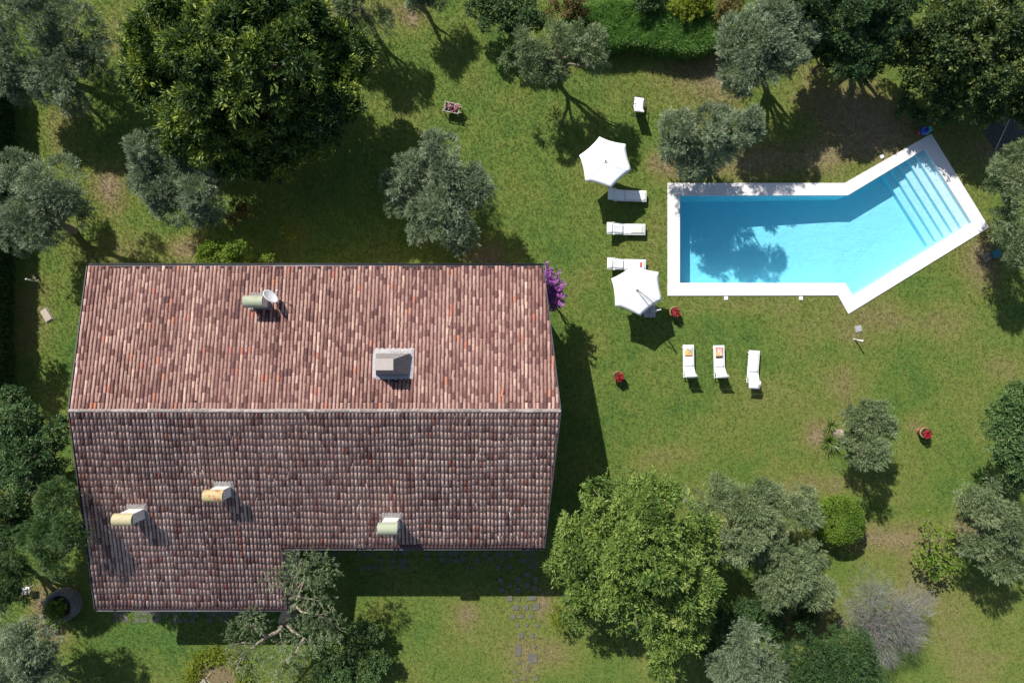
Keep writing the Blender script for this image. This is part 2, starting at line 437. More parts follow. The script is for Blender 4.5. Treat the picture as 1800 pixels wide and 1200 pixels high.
MAT = dict(
    ground=m_ground(), grass=m_grass(), tile=m_tile(), water=m_water(),
    plaster=simple('house_plaster', (0.52, 0.42, 0.30), 0.9, 0.1, 2.0, bump=0.3, dirt=(0.36, 0.29, 0.22)),
    white_plaster=simple('chimney_plaster', (0.72, 0.70, 0.66), 0.9, 0.08, 8.0, bump=0.2, dirt=(0.5, 0.48, 0.45), dscale=5),
    cement=simple('cement', (0.23, 0.21, 0.205), 0.9, 0.35, 9.0, bump=0.6, dirt=(0.29, 0.265, 0.26), dscale=8),
    palecement=simple('pale_cement', (0.40, 0.37, 0.375), 0.9, 0.3, 9.0, bump=0.6, dirt=(0.26, 0.24, 0.25), dscale=8),
    mortar=simple('ridge_mortar', (0.24, 0.20, 0.185), 0.9, 0.35, 6.0, bump=0.6, dirt=(0.34, 0.30, 0.28), dscale=4),
    ridge=simple('ridge_clay', (0.34, 0.25, 0.21), 0.85, 0.4, 3.0, bump=0.4, dirt=(0.46, 0.40, 0.35), dscale=5),
    slab=simple('chimney_slab', (0.42, 0.37, 0.34), 0.8, 0.06, 6.0),
    gutter=simple('gutter_metal', (0.16, 0.16, 0.18), 0.5, 0.12, 3.0, metal=0.3),
    verge=simple('verge_metal', (0.05, 0.05, 0.065), 0.6, 0.12, 3.0),
    capgreen=simple('pale_green_cap', (0.33, 0.36, 0.25), 0.7, 0.08, 4.0, dirt=(0.25, 0.26, 0.18), dscale=3),
    capcream=simple('cream_cap', (0.43, 0.39, 0.22), 0.7, 0.08, 4.0, dirt=(0.35, 0.30, 0.17), dscale=4),
    caprust=m_rusty(),
    soot=simple('flue_black', (0.02, 0.02, 0.02), 0.9),
    dish=simple('dish_white', (0.75, 0.76, 0.78), 0.4, 0.03),
    coping=simple('white_stone', (0.70, 0.675, 0.665), 0.75, 0.05, 1.2, bump=0.15, dirt=(0.62, 0.585, 0.56), dscale=1.1),
    liner=simple('pool_plaster', (0.63, 0.78, 0.84), 0.7, 0.05, 9.0),
    canvas=simple('white_canvas', (0.88, 0.88, 0.88), 0.85, 0.02, 5.0),
    sling=simple('white_sling', (0.80, 0.80, 0.81), 0.7, 0.03, 40.0),
    alu=simple('white_aluminium', (0.80, 0.80, 0.80), 0.4, 0.03),
    dark=simple('dark_metal', (0.05, 0.05, 0.06), 0.45, 0.2),
    steel=simple('grey_metal', (0.45, 0.45, 0.47), 0.35, 0.1, metal=0.6),
    concrete=simple('concrete', (0.33, 0.33, 0.34), 0.9, 0.15, 8.0, bump=0.4),
    terracotta=simple('terracotta', (0.42, 0.20, 0.12), 0.8, 0.15, 6.0, dirt=(0.50, 0.36, 0.27), dscale=7),
    soil=simple('soil', (0.06, 0.04, 0.03), 0.95, 0.3, 20, bump=0.8),
    mulch=simple('mulch', (0.17, 0.13, 0.065), 0.95, 0.5, 14, bump=1.0, dirt=(0.09, 0.10, 0.04), dscale=6),
    paving=simple('grey_flagstone', (0.120, 0.118, 0.095), 0.9, 0.25, 5.0, bump=0.5, dirt=(0.12, 0.135, 0.075), dscale=5),
    asphalt=simple('asphalt', (0.055, 0.055, 0.06), 0.9, 0.2, 10.0, bump=0.3),
    sandstone=simple('pale_sandstone', (0.42, 0.36, 0.29), 0.85, 0.08, 6.0, bump=0.3),
    wellstone=simple('grey_wall_stone', (0.15, 0.145, 0.15), 0.9, 0.3, 5.0, bump=0.6),  # planter stone, its colour darkened to stand in for shade
    brownslab=simple('brown_stone', (0.26, 0.20, 0.15), 0.85, 0.2, 8.0, bump=0.4),
    teal=simple('teal_plastic', (0.03, 0.14, 0.16), 0.4, 0.1),
    bluep=simple('blue_vinyl', (0.015, 0.05, 0.40), 0.3, 0.1),
    tealp=simple('turquoise_vinyl', (0.03, 0.42, 0.36), 0.3, 0.1),
    greenp=simple('green_vinyl', (0.02, 0.15, 0.06), 0.3, 0.1),
    redp=simple('red_vinyl', (0.60, 0.03, 0.05), 0.35, 0.1),
    orangep=simple('orange_vinyl', (0.55, 0.22, 0.06), 0.4, 0.1),
    palewood=simple('pale_wood', (0.42, 0.40, 0.33), 0.8, 0.2, 10, bump=0.3),
    darkwood=simple('dark_wood', (0.06, 0.05, 0.05), 0.8, 0.2, 10),
    rag=simple('red_cloth', (0.62, 0.07, 0.05), 0.9, 0.2, 20),
    bark=m_bark('olive_bark', (0.20, 0.165, 0.125)),
    barkdark=m_bark('dark_bark', (0.085, 0.068, 0.052)),
    barkpale=m_bark('pale_bark', (0.34, 0.27, 0.21)),
    towel1=m_towel('yellow_print', 1), towel2=m_towel('red_print', 2), towel3=m_towel('cream_towel', 3),
    olive=leaf_mat('olive_leaf', [(0.095, 0.130, 0.075), (0.165, 0.220, 0.125), (0.250, 0.310, 0.185), (0.42, 0.47, 0.32)], 0.16, 0.55, 0.3, (1.1, 1.2, 0.7)),
    olive2=leaf_mat('olive_leaf_greener', [(0.090, 0.130, 0.058), (0.155, 0.210, 0.096), (0.225, 0.280, 0.136), (0.36, 0.41, 0.23)], 0.18, 0.55, 0.3, (1.1, 1.2, 0.6)),
    laurel=leaf_mat('glossy_yellow_leaf', [(0.014, 0.036, 0.012), (0.034, 0.075, 0.016), (0.100, 0.160, 0.024), (0.36, 0.42, 0.07)], 0.22, 0.5, 0.35),
    magnolia=leaf_mat('glossy_dark_leaf', [(0.018, 0.038, 0.012), (0.034, 0.066, 0.016), (0.062, 0.100, 0.020), (0.16, 0.19, 0.045)], 0.12, 0.48, 0.35),
    walnut=leaf_mat('fresh_green_leaf', [(0.050, 0.098, 0.018), (0.110, 0.185, 0.034), (0.185, 0.270, 0.052), (0.31, 0.38, 0.10)], 0.25, 0.5, 0.35),
    dense=leaf_mat('dark_green_leaf', [(0.029, 0.065, 0.018), (0.049, 0.104, 0.029), (0.078, 0.143, 0.042), (0.124, 0.195, 0.065)], 0.18, 0.5, 0.35),
    bright=leaf_mat('bright_leaf', [(0.062, 0.125, 0.013), (0.112, 0.194, 0.019), (0.169, 0.256, 0.027), (0.237, 0.325, 0.050)], 0.25, 0.5, 0.3),
    hedgeg=leaf_mat('hedge_leaf', [(0.090, 0.200, 0.050), (0.170, 0.320, 0.085), (0.230, 0.390, 0.115), (0.32, 0.47, 0.18)], 0.22, 0.5, 0.3),
    yellow=leaf_mat('yellow_green_leaf', [(0.103, 0.138, 0.011), (0.161, 0.207, 0.014), (0.218, 0.265, 0.021), (0.310, 0.333, 0.046)], 0.25, 0.5, 0.3),
    purple=leaf_mat('magenta_bract', [(0.19, 0.05, 0.24), (0.33, 0.10, 0.38), (0.50, 0.19, 0.50), (0.68, 0.38, 0.64)], 0.25, 0.7, 0.2, (1.2, 1.0, 1.2)),
    red=leaf_mat('red_petal', [(0.22, 0.01, 0.015), (0.42, 0.015, 0.03), (0.58, 0.03, 0.05), (0.62, 0.12, 0.14)], 0.2, 0.7, 0.2, (1.2, 1.0, 1.0)),
    pink=leaf_mat('pink_petal', [(0.20, 0.04, 0.06), (0.45, 0.16, 0.20), (0.60, 0.34, 0.38), (0.75, 0.68, 0.68)], 0.2, 0.7, 0.2, (1.2, 1.0, 1.0)),
    spiky=leaf_mat('strap_leaf', [(0.058, 0.104, 0.019), (0.098, 0.163, 0.033), (0.137, 0.202, 0.046), (0.208, 0.260, 0.091)], 0.2, 0.45, 0.4),
    pale=leaf_mat('pale_succulent', [(0.30, 0.28, 0.17), (0.38, 0.36, 0.24), (0.45, 0.42, 0.30), (0.5, 0.48, 0.38)], 0.1, 0.6, 0.3),
    twig=leaf_mat('dry_twig', [(0.13, 0.13, 0.13), (0.20, 0.195, 0.195), (0.27, 0.265, 0.26), (0.34, 0.33, 0.32)], 0.05, 0.8, 0.2),
    brown=leaf_mat('browned_leaf', [(0.078, 0.065, 0.026), (0.143, 0.111, 0.039), (0.195, 0.156, 0.058), (0.273, 0.221, 0.091)], 0.2, 0.6, 0.2),
)

# ------------------------------------------------------------------ ground with the pool cut out
OUTER = [(1173, 322), (1484.5, 322), (1636, 235.5), (1737.5, 400), (1490.7, 552), (1472.5, 519.5), (1173, 520)]
INNER = [(1195, 344.5), (1490, 343.8), (1625.3, 262.5), (1707, 392), (1499, 520), (1485.7, 497.5), (1195, 497)]
outer = [P(x, y) for x, y in OUTER]
inner = [P(x, y) for x, y in INNER]
midp = [(a * 0.6 + b * 0.4) for a, b in zip(outer, inner)]

DRY = [  # photo px, py, rx, ry, amount
    (1200, 120, 60, 40, .45), (1270, 150, 40, 60, .5), (1560, 235, 90, 45, .5), (1440, 270, 90, 28, .45), (1725, 450, 28, 60, .55),
    (1765, 650, 45, 30, .4), (330, 435, 45, 22, .6), (185, 320, 30, 40, .5), (200, 350, 25, 40, .35), (110, 240, 25, 70, .2),
    (210, 60, 30, 60, .3), (1180, 800, 60, 18, .35), (1340, 880, 60, 30, .35), (1560, 945, 80, 22, .65), (1600, 1000, 60, 60, .3),
    (1450, 850, 55, 18, .55), (1440, 765, 22, 20, .75), (1480, 690, 22, 45, .3), (1650, 1080, 70, 60, .3), (1730, 1150, 70, 60, .3),
    (1608, 745, 17, 10, .8), (820, 1090, 40, 30, .25), (800, 1135, 35, 40, .25), (822, 1070, 14, 25, .45), (930, 1070, 35, 25, .25), (957, 1062, 12, 26, .8),
    (985, 1150, 60, 40, .25), (920, 1160, 40, 40, .35), (850, 450, 40, 16, .8), (700, 20, 40, 25, .35), (730, 32, 14, 16, .6), (1152, 287, 12, 9, 1.1),
    (1250, 290, 120, 30, .35), (1180, 290, 30, 30, .3), (60, 540, 25, 70, .3), (75, 1060, 22, 40, .6), (90, 1100, 25, 30, .6), (1700, 925, 20, 30, .6),
    (1150, 440, 25, 60, .25), (1290, 535, 110, 16, .25), (1560, 560, 120, 30, .3), (1500, 590, 20, 14, .5), (700, 200, 100, 40, .12), (1020, 490, 30, 25, .3),
    (1480, 180, 100, 60, .45), (1330, 690, 60, 40, .15), (1750, 260, 60, 50, .4), (550, 30, 60, 40, .5), (1440, 1090, 60, 60, .4), (200, 440, 60, 30, .3),
    (912, 1120, 22, 80, .16), (1480, 700, 200, 90, .06), (1500, 560, 150, 50, .08), (1350, 290, 120, 24, .30), (1570, 280, 60, 30, .15), (1700, 560, 60, 60, .10), (1060, 760, 70, 40, -.12), (1250, 600, 120, 60, -.14), (1000, 420, 60, 60, -.05), (840, 240, 80, 40, -.08), (250, 1120, 120, 40, -.15), (830, 1130, 70, 60, -.08),
    (1600, 640, 120, 80, -.05), (1130, 690, 90, 60, -.08), (120, 620, 30, 80, -.12), (1640, 520, 60, 60, -.08), (1200, 60, 150, 20, -.2), (640, 330, 120, 90, -.15)]

def dryness(x, y):
    px = 900 + x * PPM; py = 600 - y * PPM
    d = 0.10
    for cx, cy, rx, ry, a in DRY:
        q = ((px - cx) / rx) ** 2 + ((py - cy) / ry) ** 2
        if q < 6: d += a * math.exp(-q)
    return d

def sheet(name, hole, ext, step, mat, far=None):
    pts = []; edges = []
    for i, p in enumerate(hole):
        pts.append(Vector((p[0], p[1]))); edges.append((i, (i + 1) % len(hole)))
    xs = np.arange(-ext[0], ext[0] + .01, step); ys = np.arange(-ext[1], ext[1] + .01, step)
    for x in xs:
        for y in ys:
            pts.append(Vector((x + random.uniform(-.05, .05), y + random.uniform(-.05, .05))))
    if far:
        for x in (-far, -far * .3, 0, far * .3, far):
            for y in (-far, -far * .3, 0, far * .3, far):
                if abs(x) > ext[0] or abs(y) > ext[1]: pts.append(Vector((x, y)))
    v, e, f, *_ = delaunay_2d_cdt(pts, edges, [], 0, 1e-4)
    hp = [(p[0], p[1]) for p in hole]
    ff = []
    for t in f:
        cx = sum(v[i].x for i in t) / len(t); cy = sum(v[i].y for i in t) / len(t)
        if not inside(cx, cy, hp):
            a = (v[t[1]] - v[t[0]]).cross(v[t[2]] - v[t[0]])
            ff.append(tuple(t) if a > 0 else tuple(reversed(t)))
    me = bpy.data.meshes.new(name)
    me.from_pydata([(q.x, q.y, 0) for q in v], [], ff)
    at = me.attributes.new('dry', 'FLOAT', 'POINT')
    at.data.foreach_set('value', [dryness(q.x, q.y) for q in v])
    me.materials.append(mat)
    me.update()
    return me

random.seed(3)
ground = link_mesh('ground', sheet('ground', midp, (33, 24), 0.55, MAT['ground'], 600))
tag(ground, kind='structure')

# short grass: blades grown over the lawn
rng = np.random.default_rng(5)
tb = MB()
for k in range(9):
    a = random.uniform(0, 6.28); r0 = random.uniform(0, .045)
    bx, by = r0 * math.cos(a), r0 * math.sin(a)
    b2 = random.uniform(0, 6.28); L = random.uniform(.03, .06); h = random.uniform(.025, .05)
    w = random.uniform(.005, .009)
    dx, dy = math.cos(b2), math.sin(b2)
    tb.add([(bx - dy * w, by + dx * w, 0), (bx + dy * w, by - dx * w, 0), (bx + dx * L, by + dy * L, h)], [(0, 1, 2)])
tuft_me = tb.mesh('grass_tuft', MAT['grass'])
tuft = bpy.data.objects.new('grass_tuft', tuft_me)      # source for the grass, not linked to the scene itself
out_p = [(p * 1.0) for p in outer]
lawn_me = sheet('grass', out_p, (30, 21.5), 0.7, MAT['grass'])
lawn = link_mesh('grass', lawn_me)
lawn.location.z = 0.0
tag(lawn, 'short mown grass covering the garden around house and pool', 'grass', kind='stuff')
ng = bpy.data.node_groups.new('grow_grass', 'GeometryNodeTree')
ng.interface.new_socket('Geometry', in_out='INPUT', socket_type='NodeSocketGeometry')
ng.interface.new_socket('Geometry', in_out='OUTPUT', socket_type='NodeSocketGeometry')
gi = ng.nodes.new('NodeGroupInput'); go = ng.nodes.new('NodeGroupOutput')
dp = ng.nodes.new('GeometryNodeDistributePointsOnFaces'); dp.inputs['Density'].default_value = 130.0
oi_ = ng.nodes.new('GeometryNodeObjectInfo'); oi_.inputs['Object'].default_value = tuft
ip = ng.nodes.new('GeometryNodeInstanceOnPoints')
rv = ng.nodes.new('FunctionNodeRandomValue'); rv.data_type = 'FLOAT_VECTOR'
rv.inputs['Min'].default_value = (-.25, -.25, 0); rv.inputs['Max'].default_value = (.25, .25, 6.283)
rs = ng.nodes.new('FunctionNodeRandomValue'); rs.data_type = 'FLOAT'
[s for s in rs.inputs if s.name == 'Min' and s.type == 'VALUE'][0].default_value = 0.6
[s for s in rs.inputs if s.name == 'Max' and s.type == 'VALUE'][0].default_value = 1.5
L_ = ng.links.new
L_(gi.outputs[0], dp.inputs['Mesh']); L_(dp.outputs['Points'], ip.inputs['Points'])
L_(oi_.outputs['Geometry'], ip.inputs['Instance']); L_(rv.outputs[0], ip.inputs['Rotation'])
L_([s for s in rs.outputs if s.type == 'VALUE'][0], ip.inputs['Scale']); L_(ip.outputs[0], go.inputs[0])
gm = lawn.modifiers.new('grow', 'NODES'); gm.node_group = ng

# ------------------------------------------------------------------ swimming pool
pool = empty('swimming_pool', (inner[0] + inner[3]) * .5 * Vector((1, 1, 0)).x if False else P(1420, 400), 'angled swimming pool with broad white stone edge and steps at one end', 'swimming pool')
o_pool = pool.location.copy()
def pl(p, z): return (p[0] - o_pool.x, p[1] - o_pool.y, z)
def depth(x):
    t = (x - inner[0].x) / (inner[1].x - inner[0].x)
    return -(1.85 - 0.50 * min(1.0, max(0.0, t)))
# coping: a ring of stone 0.06 m proud of the lawn
mb = MB(); n = len(outer)
def ring(zo, zi, z_low):
    vs = [pl(p, zo) for p in outer] + [pl(p, zi) for p in inner] + [pl(p, z_low) for p in outer] + [pl(p, z_low) for p in inner]
    fs = []
    for i in range(n):
        j = (i + 1) % n
        fs += [(i, n + i, n + j, j), (2 * n + i, i, j, 2 * n + j), (n + i, 3 * n + i, 3 * n + j, n + j), (3 * n + i, 2 * n + i, 2 * n + j, 3 * n + j)]
    return vs, fs
mb.add(*ring(0.06, 0.055, -0.02))
me = mb.mesh('coping', MAT['coping']); 
bmx = bmesh.new(); bmx.from_mesh(me); bmesh.ops.recalc_face_normals(bmx, faces=bmx.faces); bmx.to_mesh(me); bmx.free()
cp = link_mesh('coping', me, pool)
b_ = cp.modifiers.new('bevel', 'BEVEL'); b_.width = .012; b_.segments = 2; b_.limit_method = 'ANGLE'
# walls
mb = MB()
wp = [p + (q - p).normalized() * 0.015 for p, q in zip(inner, outer)]
for i in range(n):
    j = (i + 1) % n
    a, b = wp[i], wp[j]
    mb.add([pl(a, -0.018), pl(b, -0.018), pl(b, depth(b.x) - .02), pl(a, depth(a.x) - .02)], [(0, 1, 2, 3)])
mb.build('pool_wall', MAT['liner'], pool)
# floor (sloping to the deep end)
fl = [p + (q - p).normalized() * 0.03 for p, q in zip(inner, outer)]
v, e, f, *_ = delaunay_2d_cdt([Vector((p.x, p.y)) for p in fl], [(i, (i + 1) % n) for i in range(n)], [], 1, 1e-4)
mb = MB(); mb.add([pl((q.x, q.y), depth(q.x)) for q in v], [tuple(t) for t in f])
mb.build('pool_floor', MAT['liner'], pool)
# five steps across the far end
A, B = inner[2], inner[3]
u1 = (inner[1] - inner[2]).normalized()
along = (B - A)
d0 = 0.0
for k in range(5):
    d1 = d0 + (0.46 if k == 0 else 0.40)
    zt = -0.20 - 0.21 * k
    ex = along.normalized() * 0.03
    a0 = A - ex + u1 * (d0 - (0.03 if k == 0 else -0.003)); b0 = B + ex + u1 * (d0 - (0.03 if k == 0 else -0.003))
    a1 = A - ex + u1 * d1; b1 = B + ex + u1 * d1
    mb = MB(); mb.prism(poly_ccw([pl(q, 0)[:2] for q in (a0, b0, b1, a1)]), -1.5, zt)
    mb.build('step', MAT['liner'], pool, 0.012)
    d0 = d1
# water fills the basin
wt = [p + (q - p).normalized() * 0.06 for p, q in zip(inner, outer)]
mb = MB(); mb.prism(poly_ccw([(p.x, p.y) for p in wt]), -2.3, -0.075)
water = mb.build('water', MAT['water'])
tag(water, 'clear turquoise water filling the angled pool', 'water', kind='structure')
# overflow lids beside the pool
for i, (x, y, rz, lab) in enumerate([(1276, 524, .05, 'small white square lid by the pool edge, left of two on its long lower side'),
                                     (1407.5, 524, .0, 'small white square lid by the pool edge, nearer the pool corner of two'),
                                     (1549.5, 275.5, .5, 'small white square lid beside the slanting upper pool edge')]):
    q = P(x, y)
    e_ = empty('skimmer_lid', q, lab, 'lid', 'white lids along the pool edge', rz)
    mb = MB(); mb.box((0, 0, .03), (.2, .2, .06)); mb.build('lid_plate', MAT['alu'], e_, .008)
    mb = MB(); mb.box((0, 0, .066), (.06, .02, .012)); mb.build('lift_tab', MAT['alu'], e_)

# ------------------------------------------------------------------ the house
ZR, ZE = 5.88, 4.5
YR = P(0, 722, ZR).y
YN = P(0, 467.5, ZE).y
YS = P(0, 962, ZE).y
SL = (ZR - ZE) / (YN - YR)
ZW = ZR - SL * (YR - P(0, 1070, 3.84).y)
YW = P(0, 1070, ZW).y
XW = -20.50
XE_N, XE_R, XE_S = P(955, 0, ZE).x, P(986, 0, ZR).x, P(957, 0, ZE).x
XWING = P(501, 0, 4.1).x
def roof_z(y): return ZR - SL * abs(y - YR)
def roof_e(x, y):
    """right-hand limit of the roof at depth y"""
    if y >= YR: return XE_R + (XE_N - XE_R) * (y - YR) / (YN - YR)
    if y >= YS: return XE_R + (XE_S - XE_R) * (YR - y) / (YR - YS)
    return XWING
house = empty('villa', (-9.5, -4.0, 0), 'long villa under an old clay tile roof with five chimneys', 'house')
HO = house.location.copy()
def hl(x, y, z): return (x - HO.x, y - HO.y, z)
# walls
mb = MB()
def wall_box(x0, x1, y0, y1, z0=0.0):
    pass
wo_ = 0.55
wpoly = [(XW + wo_, YN - wo_), (XE_N - .75, YN - wo_), (XE_N - .75, YS + wo_), (XWING - wo_, YS + wo_), (XWING - wo_, YW + wo_), (XW + wo_, YW + wo_)]
wpoly = poly_ccw(wpoly)
vs = []; fs = []
for i in range(len(wpoly)):
    a = wpoly[i]; b = wpoly[(i + 1) % len(wpoly)]
    pts = [a, b]
    if a[0] == b[0] and (a[1] - YR) * (b[1] - YR) < 0: pts = [a, (a[0], YR), b]
    base = len(vs)
    for q in pts: vs.append(hl(q[0], q[1], 0)); vs.append(hl(q[0], q[1], roof_z(q[1]) - .14))
    for k in range(len(pts) - 1): fs.append((base + 2 * k, base + 2 * k + 2, base + 2 * k + 3, base + 2 * k + 1))
mb.add(vs, fs)
mb.build('wall', MAT['plaster'], house)
# roof deck: two slopes, 0.12 m thick
mb = MB()
north = [(XW, YR), (XE_R, YR), (XE_N, YN), (XW, YN)]
south = [(XW, YR), (XW, YW), (XWING, YW), (XWING, YS), (XE_S, YS), (XE_R, YR)]
for poly in (north, south):
    poly = poly_ccw(poly); k = len(poly)
    vs = [hl(p[0], p[1], roof_z(p[1])) for p in poly] + [hl(p[0], p[1], roof_z(p[1]) - .13) for p in poly]
    fs = [tuple(range(k)), tuple(range(2 * k - 1, k - 1, -1))]
    for i in range(k):
        j = (i + 1) % k
        if abs(poly[i][1] - YR) < 1e-6 and abs(poly[j][1] - YR) < 1e-6: continue
        fs.append((i, k + i, k + j, j))
    mb.add(vs, fs)
roof = mb.build('roof', [simple('dark_underlay', (0.05, 0.03, 0.028), .95, .3, 10)], house)

# chimney specs: photo px,py of the top, height above the roof there, cap, size (x, y), label
CH = [(443, 529.5, 1.15, 'capgreen', (.74, .50), 'chimney with pale green barrel cap and a satellite dish beside it'),
      (372.5, 873.5, 1.35, 'caprust', (.74, .50), 'chimney with rust blotched yellow cap'),
      (212.5, 915.5, 1.45, 'capcream', (.74, .50), 'chimney with plain cream cap'),
      (680.5, 931.5, 1.45, 'capgreen', (.74, .50), 'chimney with pale green cap above the long eave')]
def top_to_world(px, py, h):
    z = 6.5
    for _ in range(12):
        q = P(px, py, z); z = roof_z(q.y) + h
    return P(px, py, z)
flash = []       # places without tiles: x0,x1,y0,y1
chim = []
for px, py, h, cap, (sx, sy), lab in CH:
    q = top_to_world(px, py, h)
    chim.append((q, h, cap, sx, sy, lab))
    flash.append((q.x - sx / 2 - .12, q.x + sx / 2 + .12, q.y - sy / 2 - .10, q.y + sy / 2 + .22))
qb = top_to_world(675, 640.5, 1.40)
big = (qb.x + .18, qb.y - .02)
flash.append((big[0] - 0.95, big[0] + .95, big[1] - .72, big[1] + .72))

# tiles
PITCH = 0.1785; EXPO = 0.325
rt = random.Random(11)
def tile_geo():
    """one cover tile: tapered half barrel, lower end at y=0, running up +y; arc with thickness at the lower end"""
    seg = 6; L = 0.43
    vs = []; fs = []
    for (y, r, z) in ((0.0, .066, .012), (L, .056, -.004)):
        for k in range(seg + 1):
            t = math.pi * (k / seg)
            vs.append((-r * math.cos(t), y, z + r * 0.80 * math.sin(t)))
    for k in range(seg): fs.append((k, k + 1, seg + 2 + k, seg + 1 + k))
    b = len(vs)
    for k in range(seg + 1):
        t = math.pi * (k / seg); r = .056
        vs.append((-r * math.cos(t), 0.002, .008 + r * .78 * math.sin(t)))
    for k in range(seg): fs.append((b + k, b + k + 1, k + 1, k))
    return np.array(vs), [f[::-1] for f in fs]
TV, TF = tile_geo()
tiles = []       # (x, y_low, y dir (+1 uphill is +y), tone)
patch = random.Random(4)
def tone_at(x, y, sgn, cb=0.0):
    u = rt.random()
    if u < .018: return rt.uniform(.955, 1.0)
    # neighbouring tiles share some weathering
    w = .5 + .35 * math.sin(x * .9 + 2 * math.sin(y * .7)) * math.sin(y * 1.1 + x * .3)
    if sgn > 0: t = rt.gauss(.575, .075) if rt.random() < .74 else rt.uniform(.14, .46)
    else: t = rt.gauss(.80, .07) if rt.random() < .78 else rt.uniform(.30, .68)  # paler tile colour here brightens the slope that gets less sun
    t += cb
    t = t * .92 + .12 * (w - .4)
    return max(0.02, min(.945, t))
x = XW + 0.11
while x < XE_R - 0.03:
    jx = rt.uniform(-.008, .008)
    for sgn, y_end in ((1, YN), (-1, YS)):
        off = rt.uniform(-.15, .15) if sgn > 0 else rt.uniform(-.03, .03)
        cb = rt.gauss(0, .07)
        ye = y_end
        if sgn < 0 and x < XWING - .05: ye = YW
        D = abs(ye - YR)
        k = 0
        while True:
            dist = 0.05 + (off + .035 * math.sin(x * .8 + k * .5) + .02 * math.sin(x * 2.9 + k)) * (0 if k == 0 else 1) + EXPO * (k + 1)
            if dist > D + 0.10: break
            y = YR + sgn * dist
            if dist > D: y = ye - sgn * .0
            ymid = y - sgn * .16
            if x < roof_e(x, ymid) - 0.06:
                if not any(a < x < b and c < ymid < d for a, b, c, d in flash):
                    tiles.append((x + jx + rt.uniform(-.006, .006), y, sgn, tone_at(x, y, sgn, cb), rt.uniform(-.035, .035) if rt.random() > .03 else rt.uniform(-.14, .14)))
            k += 1
    x += PITCH
ang = math.atan(SL)
def tile_matrix(x, y, sgn, yaw):
    # uphill direction
    up = Vector((0, -sgn, 0)) * math.cos(ang) + Vector((0, 0, 1)) * math.sin(ang)
    nrm = Vector((0, sgn, 0)) * math.sin(ang) + Vector((0, 0, 1)) * math.cos(ang)
    side = up.cross(nrm)
    M = Matrix((side, up, nrm)).transposed().to_4x4()
    M = M @ Matrix.Rotation(yaw, 4, 'Z')
    M.translation = Vector((x, y, roof_z(y) + .022 + .010 * math.sin(x * .55 + y * .4) + .006 * math.sin(x * 1.7 - y)))
    return M
tiles.sort(key=lambda t: abs(t[1] - YR))
single = tiles[:300]; rest = tiles[300:]
# shared meshes for the single tiles
TM = []
for i in range(24):
    me = bpy.data.meshes.new('roof_tile')
    me.from_pydata([tuple(p) for p in TV], [], TF)
    a = me.attributes.new('tone', 'FLOAT', 'FACE'); a.data.foreach_set('value', [i / 22 * .94 if i < 23 else .98] * len(TF))
    me.polygons.foreach_set('use_smooth', [True] * len(TF))
    me.materials.append(MAT['tile']); TM.append(me)
inv = Matrix.Translation(-HO)
for x, y, s, t, yaw in single:
    o = bpy.data.objects.new('roof_tile', TM[23 if t > .95 else max(0, min(22, round(t / .94 * 22)))]); COL.objects.link(o); o.parent = roof
    o.matrix_local = inv @ tile_matrix(x, y, s, yaw)
nv = len(TV)
VV = np.zeros((len(rest) * nv, 3)); TT = np.zeros(len(rest) * len(TF)); LL = []
base_l = np.array([i for f in TF for i in f])
for i, (x, y, s, t, yaw) in enumerate(rest):
    M = np.array(inv @ tile_matrix(x, y, s, yaw))
    VV[i * nv:(i + 1) * nv] = TV @ M[:3, :3].T + M[:3, 3]
    TT[i * len(TF):(i + 1) * len(TF)] = t
LL = (base_l[None, :] + (np.arange(len(rest)) * nv)[:, None]).ravel()
me = np_mesh('roof_tile_field', VV, LL, np.full(len(rest) * len(TF), 4), MAT['tile'], {'tone': TT}, True)
o = link_mesh('roof_tile_field', me, roof); tag(o, kind='stuff')
# channel tiles under the covers: one corrugated layer, joined
xs = np.arange(XW + .11 + PITCH / 2, XE_R, PITCH)
mb = MB()
for x in xs:
    for sgn, y_end in ((1, YN), (-1, YS)):
        ye = y_end if not (sgn < 0 and x < XWING - .05) else YW
        ns = 5 if True else 1
        y0 = YR
        # stop at the slanting verge
        steps = int(abs(ye - YR) / EXPO)
        k0 = 0
        for k in range(steps + 1):
            ya = YR + sgn * k * EXPO; yb = YR + sgn * min((k + 1) * EXPO, abs(ye - YR))
            if abs(yb - ya) < .02: continue
            if x > roof_e(x, yb) - .04 or x > roof_e(x, ya) - .04: continue
            vs = []
            for yy, lift in ((ya, .0), (yb, .012)):
                for dx, dz in ((-.062, .032), (-.03, .010), (.03, .010), (.062, .032)):
                    vs.append(hl(x + dx, yy, roof_z(yy) + dz + lift))
            mb.add(vs, [(0, 1, 5, 4), (1, 2, 6, 5), (2, 3, 7, 6)] if sgn < 0 else [(4, 5, 1, 0), (5, 6, 2, 1), (6, 7, 3, 2)], smooth=True)
me = mb.mesh('channel_tile_field', MAT['tile'])
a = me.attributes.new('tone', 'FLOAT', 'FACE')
tv = [rt.uniform(0.0, .12) for _ in range(len(me.polygons) // 3)]  # channel colour darkened to deepen the shade between the covers
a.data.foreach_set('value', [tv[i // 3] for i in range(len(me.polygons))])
o = link_mesh('channel_tile_field', me, roof); tag(o, kind='stuff')
